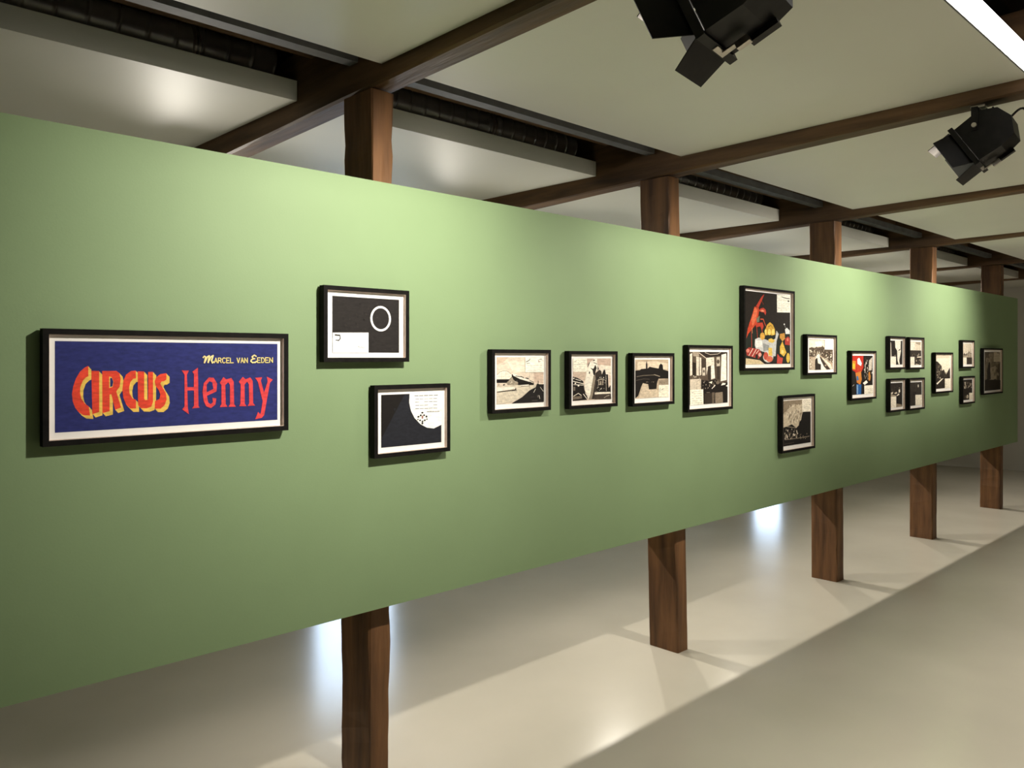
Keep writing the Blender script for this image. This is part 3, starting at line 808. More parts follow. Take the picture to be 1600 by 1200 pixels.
  ('p','2a241f',[(.615,.475),(.758,.375),(.802,.273),(.835,.274),(.855,.387),(.912,.388),(.93,.722),(.986,.65),(.991,.84),(.575,.824)]),
  ('p','b9ac98',[(.648,.496),(.783,.484),(.786,.644),(.651,.64)]),
  ('p','4b4138',[(.671,.522),(.761,.514),(.763,.633),(.74,.633),(.733,.55),(.694,.554),(.69,.621),(.673,.62)]),
  ('s',['efe7d6','d9d0be','4b4138'],30,.592,.413,.892,.805,.026),
  ('l','e5dccb',.0102,[(.855,.418),(.863,.793)]),
  ('l','6b6055',.0041,[(.822,.171),(.824,.284)]),
  ('p','efe6d4',[(.553,.813),(.973,.818),(.974,.861),(.553,.865)]),
  ('p','55493f',[(.553,.865),(.991,.861),(1.0,.995),(.543,.981)]),
  ('l','d0c6b4',.0102,[(.803,.959),(.871,.92),(.951,.902)]),
  ('p','f6f2df',[(.0,.0),(.353,.0),(.355,.313),(.0,.308)]),
  ('l','9a968a',.0102,[(.036,.078),(.088,.049)]),
  ('l','c4c0b0',.0082,[(.115,.044),(.146,.044)]),
  ('l','c4c0b0',.0082,[(.155,.044),(.186,.044)]),
  ('l','c4c0b0',.0082,[(.195,.044),(.226,.044)]),
  ('l','c4c0b0',.0082,[(.235,.044),(.266,.044)]),
  ('l','c4c0b0',.0082,[(.275,.044),(.307,.044)]),
  ('l','c4c0b0',.0082,[(.115,.098),(.146,.098)]),
  ('l','c4c0b0',.0082,[(.195,.098),(.226,.098)]),
  ('l','c4c0b0',.0082,[(.235,.098),(.267,.098)]),
  ('l','c4c0b0',.0082,[(.276,.098),(.307,.098)]),
  ('l','c4c0b0',.0071,[(.031,.142),(.075,.142)]),
  ('l','c4c0b0',.0071,[(.088,.142),(.132,.142)]),
  ('l','c4c0b0',.0071,[(.144,.142),(.189,.142)]),
  ('l','c4c0b0',.0071,[(.201,.142),(.246,.143)]),
  ('l','c4c0b0',.0071,[(.259,.143),(.304,.143)]),
  ('l','c4c0b0',.0071,[(.031,.181),(.075,.181)]),
  ('l','c4c0b0',.0071,[(.144,.182),(.189,.182)]),
  ('l','c4c0b0',.0071,[(.202,.182),(.246,.182)]),
  ('l','c4c0b0',.0071,[(.259,.182),(.304,.183)]),
  ('l','c4c0b0',.0071,[(.031,.225),(.075,.226)]),
  ('l','c4c0b0',.0071,[(.088,.226),(.132,.226)]),
  ('l','c4c0b0',.0071,[(.145,.226),(.189,.227)]),
  ('l','c4c0b0',.0071,[(.259,.227),(.304,.228)]),
  ('l','c4c0b0',.0071,[(.031,.269),(.075,.27)]),
  ('l','c4c0b0',.0071,[(.088,.27),(.132,.271)]),
  ('l','c4c0b0',.0071,[(.145,.271),(.189,.271)]),
  ('l','c4c0b0',.0071,[(.202,.271),(.247,.272)]),
  ('l','c4c0b0',.0071,[(.26,.272),(.305,.273)]),
 ]),
 'river': ('cbb69c', [
  ('p','e2d0b6',[(.066,.068),(.649,.05),(.972,.111),(.972,.271),(.467,.228),(.066,.264)]),
  ('p','1e1814',[(.0,.283),(.132,.274),(.176,.245),(.31,.236),(.31,.128),(.332,.03),(.355,.128),(.359,.237),(.422,.188),(.512,.208),(.695,.239),(.718,.15),(.764,.106),(.821,.15),(.837,.27),(1.0,.312),(1.0,.513),(.695,.508),(.649,.607),(.626,.776),(.404,.78),(.377,.641),(.221,.609),(.176,.696),(.088,.929),(.0,.994)]),
  ('l','8d7f6d',.0158,[(.044,.439),(.243,.413),(.558,.407)]),
  ('l','b5a690',.0198,[(.558,.397),(.729,.449)]),
  ('l','6f6355',.0119,[(.022,.536),(.243,.501),(.422,.514)]),
  ('s',['9d8e7a','463d34'],12,.288,.561,.672,.627,.028),
  ('p','a79680',[(.695,.548),(1.0,.513),(1.0,.674),(.695,.668)]),
  ('s',['c0ae95','8d7d69'],14,.695,.528,.995,.674,.028),
  ('p','d8c6ac',[(.221,.618),(.366,.661),(.4,.79),(.626,.786),(.695,.867),(.695,.996),(.099,.997),(.176,.735)]),
  ('s',['e3d3ba','c9b69b'],14,.199,.795,.672,1.0,.032),
  ('p','efe8d3',[(.69,.672),(1.0,.678),(1.0,1.0),(.69,.996)]),
  ('l','6b6255',.0139,[(.718,.848),(.741,.748)]),
  ('l','4a433a',.0119,[(.764,.809),(.833,.781)]),
  ('l','c9c0aa',.0079,[(.787,.72),(.817,.72)]),
  ('l','c9c0aa',.0079,[(.826,.72),(.856,.721)]),
  ('l','c9c0aa',.0079,[(.865,.721),(.896,.722)]),
  ('l','c9c0aa',.0079,[(.905,.722),(.935,.723)]),
  ('l','c9c0aa',.0079,[(.944,.723),(.975,.724)]),
  ('l','c9c0aa',.0079,[(.787,.759),(.817,.76)]),
  ('l','c9c0aa',.0079,[(.865,.761),(.896,.762)]),
  ('l','c9c0aa',.0079,[(.905,.762),(.935,.763)]),
  ('l','c9c0aa',.0079,[(.944,.763),(.975,.764)]),
  ('l','c9c0aa',.0079,[(.787,.869),(.817,.87)]),
  ('l','c9c0aa',.0079,[(.826,.87),(.856,.871)]),
  ('l','c9c0aa',.0079,[(.865,.872),(.896,.872)]),
  ('l','c9c0aa',.0079,[(.944,.874),(.975,.875)]),
  ('l','c9c0aa',.0079,[(.787,.909),(.817,.91)]),
  ('l','c9c0aa',.0079,[(.826,.911),(.856,.911)]),
  ('l','c9c0aa',.0079,[(.865,.912),(.896,.913)]),
  ('l','c9c0aa',.0079,[(.905,.913),(.935,.914)]),
  ('l','c9c0aa',.0079,[(.944,.914),(.975,.915)]),
 ]),
 'interior': ('6b5b4c', [
  ('p','3b3029',[(.223,.0),(.993,.0),(.994,.068),(.644,.088),(.432,.124)]),
  ('l','e0d3bf',.0144,[(.237,.018),(.418,.119)]),
  ('l','d5c8b4',.0103,[(.389,.013),(.53,.05),(.73,.039),(.816,.005)]),
  ('p','e6dac6',[(.004,.045),(.061,.023),(.064,.435),(.007,.455)]),
  ('p','b7a793',[(.074,.003),(.223,.008),(.238,.089),(.088,.082)]),
  ('p','33291f',[(.073,.193),(.157,.212),(.145,.444),(.077,.445)]),
  ('p','ded2bf',[(.163,.09),(.238,.099),(.234,.454),(.172,.444)]),
  ('p','e3d8c5',[(.252,.103),(.293,.112),(.296,.433),(.255,.453)]),
  ('p','54473b',[(.3,.127),(.411,.145),(.413,.309),(.309,.3)]),
  ('p','d9cdb9',[(.323,.31),(.392,.299),(.394,.452),(.324,.453)]),
  ('e','4b4036',.362,.371,.017,.031),
  ('p','e5dac8',[(.418,.114),(.63,.099),(.639,.243),(.476,.277),(.429,.452)]),
  ('s',['8d7e6d','efe6d6'],14,.46,.124,.617,.233,.025),
  ('p','463b31',[(.462,.282),(.532,.276),(.528,.555),(.465,.534)]),
  ('p','efe7d7',[(.547,.266),(.632,.243),(.656,.513),(.55,.534)]),
  ('p','6d5f50',[(.687,.092),(.803,.074),(.802,.533),(.693,.534)]),
  ('p','cfc2ae',[(.695,.102),(.788,.09),(.791,.272),(.697,.279)]),
  ('e','6d5f50',.739,.189,.04,.041),
  ('p','4b4036',[(.707,.289),(.776,.288),(.78,.533),(.71,.533)]),
  ('p','f3ecdc',[(.832,.052),(.963,.027),(.971,.554),(.809,.575)]),
  ('p','d8cbb6',[(.003,.516),(.283,.514),(.285,.719),(.005,.717)]),
  ('s',['6d5f50','efe6d6','a5967f'],20,.064,.435,.283,.514,.027),
  ('l','a79881',.0082,[(.174,.698),(.18,.555),(.255,.535),(.278,.698)]),
  ('p','241d18',[(.29,.535),(.479,.555),(.678,.534),(.795,.617),(1.0,.596),(1.0,1.0),(.357,1.0),(.347,.709),(.298,.698)]),
  ('s',['8b7d6c','4b4036','cdbfa9'],34,.297,.535,.666,.721,.027),
  ('p','efe7d6',[(.479,.586),(.578,.565),(.565,.617)]),
  ('p','f3ecdc',[(.811,.659),(.854,.607),(.942,.617),(.928,.644)]),
  ('p','f3ecdc',[(.943,.67),(.999,.649),(1.0,.686)]),
  ('l','efe7d6',.0165,[(.566,.71),(.651,.648)]),
  ('e','8b7d6c',.722,.596,.048,.035),
  ('p','a08f7a',[(.653,.794),(.856,.786),(.867,.999),(.655,1.0)]),
  ('p','7c6d5c',[(.567,.783),(.638,.784),(.626,1.0),(.569,1.0)]),
  ('p','463b31',[(.369,.802),(.552,.793),(.555,.999),(.371,1.0)]),
  ('l','8b7d6c',.0124,[(.425,.782),(.51,.782)]),
  ('p','f5f0dc',[(.0,.712),(.337,.714),(.34,1.0),(.0,1.0)]),
  ('l','9a9486',.0072,[(.039,.748),(.059,.778),(.093,.743)]),
  ('l','c9c3b0',.0072,[(.107,.748),(.137,.748)]),
  ('l','c9c3b0',.0072,[(.146,.748),(.177,.749)]),
  ('l','c9c3b0',.0072,[(.186,.749),(.217,.749)]),
  ('l','c9c3b0',.0072,[(.226,.749),(.257,.749)]),
  ('l','c9c3b0',.0072,[(.266,.749),(.297,.75)]),
  ('l','c9c3b0',.0072,[(.107,.789),(.138,.789)]),
  ('l','c9c3b0',.0072,[(.186,.79),(.217,.79)]),
  ('l','c9c3b0',.0072,[(.226,.79),(.257,.79)]),
  ('l','c9c3b0',.0072,[(.266,.79),(.297,.791)]),
  ('l','c9c3b0',.0072,[(.046,.834),(.086,.834)]),
  ('l','c9c3b0',.0072,[(.098,.834),(.138,.835)]),
  ('l','c9c3b0',.0072,[(.149,.835),(.19,.835)]),
  ('l','c9c3b0',.0072,[(.202,.836),(.242,.836)]),
  ('l','c9c3b0',.0072,[(.254,.836),(.295,.837)]),
  ('l','c9c3b0',.0072,[(.046,.877),(.087,.878)]),
  ('l','c9c3b0',.0072,[(.15,.879),(.19,.879)]),
  ('l','c9c3b0',.0072,[(.202,.88),(.243,.88)]),
  ('l','c9c3b0',.0072,[(.254,.88),(.295,.881)]),
  ('l','c9c3b0',.0072,[(.047,.922),(.087,.923)]),
  ('l','c9c3b0',.0072,[(.098,.923),(.139,.923)]),
  ('l','c9c3b0',.0072,[(.15,.924),(.191,.924)]),
  ('l','c9c3b0',.0072,[(.255,.925),(.296,.926)]),
  ('l','c9c3b0',.0072,[(.047,.965),(.087,.966)]),
  ('l','c9c3b0',.0072,[(.099,.966),(.139,.967)]),
  ('l','c9c3b0',.0072,[(.151,.967),(.191,.968)]),
  ('l','c9c3b0',.0072,[(.203,.969),(.244,.969)]),
  ('l','c9c3b0',.0072,[(.255,.97),(.296,.97)]),
 ]),
 'lobster': ('2c241d', [
  ('s',['332a22','271f19'],30,.021,.026,.964,.574,.038),
  ('p','2b3129',[(.004,.595),(.222,.516),(.409,.493),(.72,.523),(.995,.574),(1.0,1.0),(.006,.908)]),
  ('p','e0512f',[(.019,.65),(.046,.521),(.108,.39),(.17,.258),(.191,.207),(.277,.217),(.292,.254),(.25,.422),(.165,.499),(.06,.585)]),
  ('p','f07a52',[(.122,.389),(.198,.22),(.256,.246),(.221,.386),(.151,.481)]),
  ('p','cf4733',[(.22,.201),(.276,.138),(.347,.056),(.405,.021),(.362,.093),(.305,.179),(.277,.217)]),
  ('l','cf4733',.0056,[(.348,.121),(.385,.166)]),
  ('p','dd4a37',[(.284,.259),(.313,.23),(.378,.213),(.429,.234),(.444,.276),(.429,.314),(.393,.278),(.335,.275)]),
  ('p','f0a27c',[(.313,.258),(.363,.242),(.414,.258),(.364,.27)]),
  ('p','d84a34',[(.207,.433),(.365,.419),(.387,.474),(.352,.531),(.315,.476),(.222,.488)]),
  ('l','e0603f',.0151,[(.321,.374),(.379,.372),(.431,.464)]),
  ('l','d84a34',.0113,[(.236,.479),(.255,.636)]),
  ('l','d84a34',.0113,[(.123,.5),(.132,.768)]),
  ('l','d84a34',.0132,[(.344,.494),(.359,.559)]),
  ('p','7f8a72',[(.235,.367),(.299,.328),(.293,.412),(.236,.423)]),
  ('l','e9b07f',.0094,[(.137,.5),(.145,.574)]),
  ('p','d2d2cf',[(.202,.656),(.28,.631),(.411,.652),(.543,.678),(.646,.638),(.675,.524),(.728,.57),(.677,.676),(.656,.886),(.589,.895),(.398,.831),(.224,.795),(.195,.739)]),
  ('p','a8aaa8',[(.368,.709),(.514,.735),(.5,.801),(.383,.821)]),
  ('p','e9e8e2',[(.209,.674),(.353,.672),(.354,.765),(.217,.767)]),
  ('p','dfaf45',[(.431,.501),(.46,.449),(.526,.409),(.592,.44),(.638,.506),(.646,.581),(.572,.597),(.513,.584),(.425,.6),(.402,.54)]),
  ('e','f3d877',.432,.548,.023,.04),
  ('e','f3d877',.512,.551,.035,.043),
  ('e','f3d877',.598,.544,.032,.043),
  ('l','8a6a25',.0075,[(.482,.481),(.541,.451),(.585,.488)]),
  ('e','e7b04e',.36,.611,.053,.052),
  ('p','edc95e',[(.491,.651),(.557,.635),(.647,.667),(.588,.701),(.499,.688)]),
  ('p','dba04a',[(.751,.57),(.864,.553),(.873,.634),(.812,.674),(.751,.627)]),
  ('p','eec34f',[(.753,.751),(.812,.674),(.906,.836),(.845,.894),(.754,.847)]),
  ('e','e9c552',.945,.913,.041,.071),
  ('e','f5dd86',.814,.827,.029,.028),
  ('p','e8e8e6',[(.871,.5),(.917,.474),(.986,.516),(.982,.564),(.887,.567)]),
  ('l','c7c7c5',.0047,[(.855,.428),(.894,.489)]),
  ('e','efefec',.855,.426,.015,.011),
  ('p','d14a3e',[(.873,.634),(.949,.599),(.999,.641),(.989,.729),(.874,.721)]),
  ('e','f08d72',.934,.647,.023,.023),
  ('p','c2463c',[(.006,.806),(.068,.769),(.296,.794),(.347,.869),(.283,.925),(.027,.88)]),
  ('l','f4d8c6',.0132,[(.069,.88),(.153,.786)]),
  ('l','f4d8c6',.0132,[(.14,.889),(.224,.795)]),
  ('l','f4d8c6',.0113,[(.225,.851),(.282,.804)]),
  ('e','ef8f7d',.048,.815,.035,.026),
  ('e','f0b7a5',.304,.869,.032,.028),
  ('p','2b3129',[(.211,.87),(.254,.86),(.261,.916),(.204,.916)]),
  ('e','d9d6cc',.486,.905,.114,.073),
  ('e','e2614a',.435,.887,.053,.056),
  ('e','ee7b5c',.516,.929,.073,.042),
  ('p','efcb62',[(.492,.768),(.573,.772),(.575,.886),(.493,.877)]),
  ('p','e2574a',[(.693,.852),(.754,.904),(.823,.913),(.801,.998),(.68,.99)]),
  ('p','ddc9a0',[(.006,.917),(.297,.944),(.414,1.0),(.003,1.0)]),
  ('p','f8f4e6',[(.681,.007),(1.0,.0),(1.0,.25),(.684,.262)]),
  ('l','57534b',.0113,[(.797,.034),(.896,.048),(.981,.049)]),
  ('e','57534b',.953,.084,.023,.013),
  ('l','cfc9b8',.0047,[(.715,.085),(.756,.084)]),
  ('l','cfc9b8',.0047,[(.768,.083),(.809,.081)]),
  ('l','cfc9b8',.0047,[(.821,.081),(.862,.079)]),
  ('l','cfc9b8',.0047,[(.874,.078),(.915,.076)]),
  ('l','cfc9b8',.0047,[(.927,.076),(.969,.074)]),
  ('l','cfc9b8',.0047,[(.716,.133),(.757,.131)]),
  ('l','cfc9b8',.0047,[(.821,.128),(.863,.126)]),
  ('l','cfc9b8',.0047,[(.874,.126),(.916,.124)]),
  ('l','cfc9b8',.0047,[(.928,.123),(.97,.122)]),
  ('l','cfc9b8',.0047,[(.716,.166),(.757,.164)]),
  ('l','cfc9b8',.0047,[(.769,.164),(.81,.162)]),
  ('l','cfc9b8',.0047,[(.822,.162),(.863,.16)]),
  ('l','cfc9b8',.0047,[(.928,.157),(.97,.155)]),
  ('l','cfc9b8',.0047,[(.716,.199),(.757,.198)]),
  ('l','cfc9b8',.0047,[(.769,.197),(.81,.195)]),
  ('l','cfc9b8',.0047,[(.822,.195),(.863,.193)]),
  ('l','cfc9b8',.0047,[(.875,.193),(.917,.191)]),
  ('l','cfc9b8',.0047,[(.929,.191),(.97,.189)]),
  ('l','cfc9b8',.0047,[(.769,.226),(.811,.224)]),
  ('l','cfc9b8',.0047,[(.822,.224),(.864,.222)]),
  ('l','cfc9b8',.0047,[(.875,.221),(.917,.22)]),
  ('l','cfc9b8',.0047,[(.929,.219),(.971,.218)]),
 ]),
 'canal': ('c2ab92', [
  ('p','eee2cc',[(.0,.021),(.633,.018),(.633,.243),(.501,.201),(.289,.265),(.0,.277)]),
  ('p','f6efdf',[(.236,.073),(.527,.072),(.527,.233),(.263,.244)]),
  ('p','6b5a4a',[(.0,.309),(.105,.255),(.236,.297),(.302,.233),(.355,.276),(.527,.243),(.554,.179),(.58,.254),(.633,.264),(.633,.329),(1.0,.339),(1.0,.79),(.686,.629),(.554,.575),(.421,.479),(.197,.575),(.0,.564)]),
  ('s',['efe4d0','3c3027','a39078','54463a','d5c6b0'],70,.007,.287,.633,.564,.043),
  ('s',['efe4d0','3c3027','a39078','54463a','8b7865'],90,.58,.35,.993,.78,.047),
  ('p','f3ead9',[(.236,.628),(.329,.5),(.408,.479),(.434,.586),(.487,.692),(.66,.95),(.713,1.0),(.474,1.0),(.474,.821),(.355,.788),(.329,.617),(.236,.649)]),
  ('p','cdb9a1',[(.007,.649),(.223,.564),(.236,.991),(.105,.99),(.007,.926)]),
  ('s',['8b7865','efe4d0'],20,.007,.574,.118,.99,.039),
  ('p','3a2f28',[(.25,.999),(.243,.767),(.276,.628),(.329,.607),(.349,.788),(.408,.81),(.474,.821),(.474,1.0)]),
  ('p','4b3e33',[(.421,.575),(.474,.586),(.633,.768),(.873,.999),(.74,.999),(.607,.907),(.474,.692)]),
  ('p','e9dcc6',[(.487,.586),(.567,.618),(.9,.822),(.953,.994),(.873,.983),(.686,.789)]),
  ('e','b5a38c',.673,.859,.037,.032),
  ('p','fbf9ee',[(.633,.0),(1.0,.0),(1.0,.33),(.633,.331)]),
  ('l','e0dccd',.0064,[(.873,.0),(.894,.0)]),
  ('l','e0dccd',.0064,[(.9,.0),(.921,.0)]),
  ('l','e0dccd',.0064,[(.926,.0),(.947,.0)]),
  ('l','e0dccd',.0064,[(.953,.0),(.974,.0)]),
  ('l','e0dccd',.0064,[(.98,.0),(1.0,.0)]),
  ('l','e0dccd',.0064,[(.873,.07),(.894,.07)]),
  ('l','e0dccd',.0064,[(.926,.07),(.947,.07)]),
  ('l','e0dccd',.0064,[(.953,.07),(.974,.07)]),
  ('l','e0dccd',.0064,[(.98,.07),(1.0,.07)]),
  ('l','e0dccd',.0064,[(.873,.221),(.894,.221)]),
  ('l','e0dccd',.0064,[(.9,.221),(.921,.221)]),
  ('l','e0dccd',.0064,[(.926,.221),(.947,.221)]),
  ('l','e0dccd',.0064,[(.98,.22),(1.0,.22)]),
  ('l','e0dccd',.0064,[(.873,.253),(.894,.253)]),
  ('l','e0dccd',.0064,[(.9,.253),(.921,.253)]),
  ('l','e0dccd',.0064,[(.926,.253),(.947,.253)]),
  ('l','e0dccd',.0064,[(.953,.253),(.974,.253)]),
  ('l','e0dccd',.0064,[(.98,.253),(1.0,.253)]),
 ]),
 'smoke': ('d2c2a8', [
  ('p','a08f78',[(.0,.007),(.663,.007),(.665,.121),(.359,.099),(.133,.203),(.0,.294)]),
  ('s',['e6d8c0','b09f87','d9cab0'],60,.011,.062,.695,.57,.052),
  ('l','8a7a66',.0129,[(.111,.202),(.049,.296)]),
  ('l','8a7a66',.0129,[(.182,.256),(.12,.351)]),
  ('l','8a7a66',.0129,[(.255,.311),(.192,.406)]),
  ('l','8a7a66',.0129,[(.328,.239),(.264,.335)]),
  ('l','8a7a66',.0129,[(.402,.294),(.338,.391)]),
  ('l','8a7a66',.0129,[(.476,.222),(.412,.319)]),
  ('l','8a7a66',.0129,[(.552,.278),(.487,.375)]),
  ('l','8a7a66',.0129,[(.629,.334),(.563,.431)]),
  ('l','6d5f4f',.0129,[(.223,.318),(.174,.428)]),
  ('l','6d5f4f',.0129,[(.315,.397),(.265,.507)]),
  ('l','6d5f4f',.0129,[(.408,.391),(.357,.502)]),
  ('l','6d5f4f',.0129,[(.501,.385),(.451,.497)]),
  ('p','1d1814',[(.703,.288),(1.0,.285),(1.0,1.0),(.0,.996),(.0,.585),(.202,.556),(.293,.533),(.457,.628),(.551,.576),(.574,.505),(.645,.451),(.668,.351)]),
  ('s',['e5d8c4','8d7e6c','4b4037','c0b19b'],44,.011,.6,.53,.88,.043),
  ('s',['8d7e6c','b5a690'],16,.553,.765,.973,.915,.026),
  ('l','9d8f7c',.0143,[(.045,.855),(.506,.863),(.947,.853)]),
  ('l','5a4e43',.0143,[(.022,.952),(.365,.946)]),
  ('l','b7a892',.0115,[(.111,.571),(.457,.628)]),
  ('p','f3ead6',[(.663,.0),(1.0,.0),(1.0,.294),(.667,.279)]),
  ('l','c9bea8',.0086,[(.736,.038),(.771,.038)]),
  ('l','c9bea8',.0086,[(.782,.039),(.818,.039)]),
  ('l','c9bea8',.0086,[(.828,.04),(.864,.04)]),
  ('l','c9bea8',.0086,[(.874,.041),(.911,.042)]),
  ('l','c9bea8',.0086,[(.921,.042),(.958,.043)]),
  ('l','c9bea8',.0086,[(.736,.078),(.772,.079)]),
  ('l','c9bea8',.0086,[(.829,.08),(.865,.081)]),
  ('l','c9bea8',.0086,[(.875,.081),(.912,.082)]),
  ('l','c9bea8',.0086,[(.922,.082),(.959,.083)]),
  ('l','c9bea8',.0086,[(.737,.131),(.773,.132)]),
  ('l','c9bea8',.0086,[(.783,.132),(.819,.133)]),
  ('l','c9bea8',.0086,[(.829,.133),(.866,.135)]),
  ('l','c9bea8',.0086,[(.923,.136),(.96,.137)]),
  ('l','c9bea8',.0086,[(.738,.174),(.774,.175)]),
  ('l','c9bea8',.0086,[(.784,.175),(.82,.177)]),
  ('l','c9bea8',.0086,[(.83,.177),(.867,.178)]),
  ('l','c9bea8',.0086,[(.877,.178),(.914,.18)]),
  ('l','c9bea8',.0086,[(.924,.18),(.961,.181)]),
  ('l','c9bea8',.0086,[(.784,.212),(.821,.213)]),
  ('l','c9bea8',.0086,[(.831,.213),(.867,.214)]),
  ('l','c9bea8',.0086,[(.878,.215),(.914,.216)]),
  ('l','c9bea8',.0086,[(.925,.216),(.961,.218)]),
 ]),
 'parrot': ('231c17', [
  ('p','cf3426',[(.0,.0),(.542,.0),(.546,.311),(.427,.444),(.228,.489),(.0,.36)]),
  ('p','e9902d',[(.0,.124),(.187,.142),(.168,.359),(.0,.339)]),
  ('p','f5c13d',[(.031,.188),(.148,.207),(.129,.337),(.031,.317)]),
  ('p','d7482f',[(.227,.228),(.464,.181),(.466,.399),(.228,.423)]),
  ('p','fbf3ea',[(.257,.087),(.344,.053),(.464,.202),(.425,.268),(.258,.206)]),
  ('p','dc8a3c',[(.169,.446),(.426,.4),(.468,.62),(.389,.753),(.229,.687)]),
  ('p','4f7fb5',[(.208,.533),(.288,.521),(.328,.62),(.229,.643)]),
  ('p','2f6fb8',[(.209,.731),(.449,.742),(.432,.999),(.21,.997)]),
  ('p','8fb2d8',[(.229,.753),(.289,.753),(.29,.987),(.23,.986)]),
  ('p','2b2620',[(.0,.36),(.168,.424),(.21,.997),(.0,1.0)]),
  ('l','c9c0b0',.0177,[(.031,.775),(.102,.742)]),
  ('s',['8b8074','d2c8b8','4b4239'],40,.542,.016,.998,.484,.057),
  ('p','cfc5b5',[(.806,.131),(.968,.04),(.933,.373),(.79,.396)]),
  ('l','d9d0c2',.0309,[(.625,.222),(.608,.442)]),
  ('e','d98f3d',.825,.541,.06,.121),
  ('p','efe6d8',[(.51,.709),(.671,.642),(.754,.698),(.591,.765)]),
  ('s',['8b8074','3b332b'],14,.547,.399,1.0,.664,.044),
  ('p','f2ead8',[(.571,.776),(1.0,.777),(1.0,1.0),(.574,1.0)]),
  ('l','b5ad9c',.011,[(.757,.878),(.792,.878)]),
  ('l','b5ad9c',.011,[(.802,.878),(.838,.878)]),
  ('l','b5ad9c',.011,[(.848,.878),(.883,.878)]),
  ('l','b5ad9c',.011,[(.893,.878),(.929,.879)]),
  ('l','b5ad9c',.011,[(.939,.879),(.975,.879)]),
  ('l','b5ad9c',.011,[(.757,.923),(.793,.923)]),
  ('l','b5ad9c',.011,[(.848,.924),(.884,.924)]),
  ('l','b5ad9c',.011,[(.894,.924),(.93,.924)]),
  ('l','b5ad9c',.011,[(.94,.924),(.976,.924)]),
  ('l','b5ad9c',.011,[(.758,.968),(.794,.969)]),
  ('l','b5ad9c',.011,[(.804,.969),(.839,.969)]),
  ('l','b5ad9c',.011,[(.849,.969),(.885,.969)]),
  ('l','b5ad9c',.011,[(.941,.97),(.977,.97)]),
 ]),
 'quad_a': ('2a221c', [
  ('p','f0e7d8',[(.399,.0),(.864,.0),(.856,.285),(.882,.439),(.739,.828),(.789,.997),(.692,.983),(.594,.826),(.567,.414),(.423,.287)]),
  ('p','2f2721',[(.664,.414),(.818,.323),(.833,.375),(.688,.427)]),
  ('p','d9cfbe',[(.009,.038),(.07,.087),(.117,.644),(.009,.669)]),
  ('s',['3a3028','241d18'],16,.093,.037,.425,.619,.067),
  ('l','5a4e42',.0128,[(.688,.504),(.737,.478)]),
  ('l','c9bda9',.0154,[(.33,.619),(.449,.607)]),
  ('p','f3ebda',[(.0,.656),(.463,.658),(.465,1.0),(.0,1.0)]),
 ]),
 'quad_b': ('41372e', [
  ('p','e0d3bd',[(.0,.0),(1.0,.0),(1.0,.37),(.0,.371)]),
  ('p','f0e6d4',[(.011,.04),(.43,.038),(.435,.357),(.016,.358)]),
  ('p','b7a78f',[(.482,.011),(.958,.003),(.907,.142),(.536,.09)]),
  ('l','4b4036',.0187,[(.354,.224),(.356,.397)]),
  ('s',['d5c8b2','2a231d','8b7d6b','5a4e42'],46,.017,.411,.984,.987,.064),
  ('p','e9dec9',[(.597,.651),(.967,.625),(.968,.678),(.598,.683)]),
  ('p','cfc2ab',[(.418,.984),(.496,.944),(.761,.977),(.761,.999)]),
  ('p','f3ebda',[(.0,.65),(.36,.65),(.366,1.0),(.0,1.0)]),
 ]),
 'quad_c': ('332a23', [
  ('s',['433930','2a221c','55493d'],40,.023,.026,.959,.356,.065),
  ('p','d9ccb6',[(.023,.39),(.209,.356),(.185,.443),(.046,.453)]),
  ('p','d9ccb6',[(.301,.408),(.512,.374),(.558,.437),(.348,.459)]),
  ('p','efe4d2',[(.653,.3),(.771,.264),(.793,.378),(.675,.427)]),
  ('p','efe4d2',[(.488,.512),(.699,.44),(.722,.503),(.534,.538)]),
  ('e','8b7d6b',.733,.22,.047,.025),
  ('p','b5a68f',[(.023,.453),(.487,.524),(.441,.574),(.0,.552)]),
  ('p','1f1915',[(.511,.575),(.816,.455),(.977,.912),(.533,.826)]),
  ('p','a5967f',[(.486,.85),(.907,.91),(.976,.999),(.439,.999)]),
  ('p','f0e7d4',[(.0,.552),(.464,.561),(.462,1.0),(.0,1.0)]),
 ]),
 'quad_d': ('3f372f', [
  ('s',['473e35','382f28','4f453b'],46,.011,.0,.984,1.0,.079),
  ('p','2b241e',[(.198,.401),(.52,.411),(.467,.568),(.199,.533)]),
  ('e','e0d6c4',.669,.166,.048,.064),
  ('p','f0e7d4',[(.413,.54),(1.0,.561),(1.0,1.0),(.416,1.0)]),
 ]),
 'street': ('e6d9c3', [
  ('p','d8c9b1',[(.0,.0),(1.0,.0),(1.0,.088),(.0,.099)]),
  ('p','332a22',[(.0,.173),(.126,.197),(.387,.321),(.418,.473),(.547,.422),(.687,.602),(.775,.525),(.981,.37),(1.0,.708),(.599,.706),(.605,.995),(.0,1.0)]),
  ('s',['d2c4ad','5f5346','8b7d6b'],40,.023,.272,.393,.783,.046),
  ('p','efe5d2',[(.023,.831),(.392,.705),(.51,.692),(.07,.871)]),
  ('s',['4b4036','5f5346'],20,.418,.473,.991,.708,.041),
  ('s',['4b4036','2a221c'],14,.041,.832,.575,.994,.046),
  ('p','efe6d2',[(.599,.706),(1.0,.709),(1.0,1.0),(.605,1.0)]),
 ]),
 'ships': ('d9ccb6', [
  ('p','b8a992',[(.0,.505),(1.0,.417),(1.0,.665),(.0,.669)]),
  ('s',['efe5d3','5a4e42','8b7d6b'],34,.047,.342,.994,.665,.066),
  ('l','efe5d3',.0246,[(.476,.339),(.431,.626)]),
  ('l','efe5d3',.0246,[(.716,.316),(.672,.625)]),
  ('l','3a3028',.0205,[(.048,.538),(.526,.552)]),
  ('l','4a4036',.0164,[(.91,.376),(.915,.645)]),
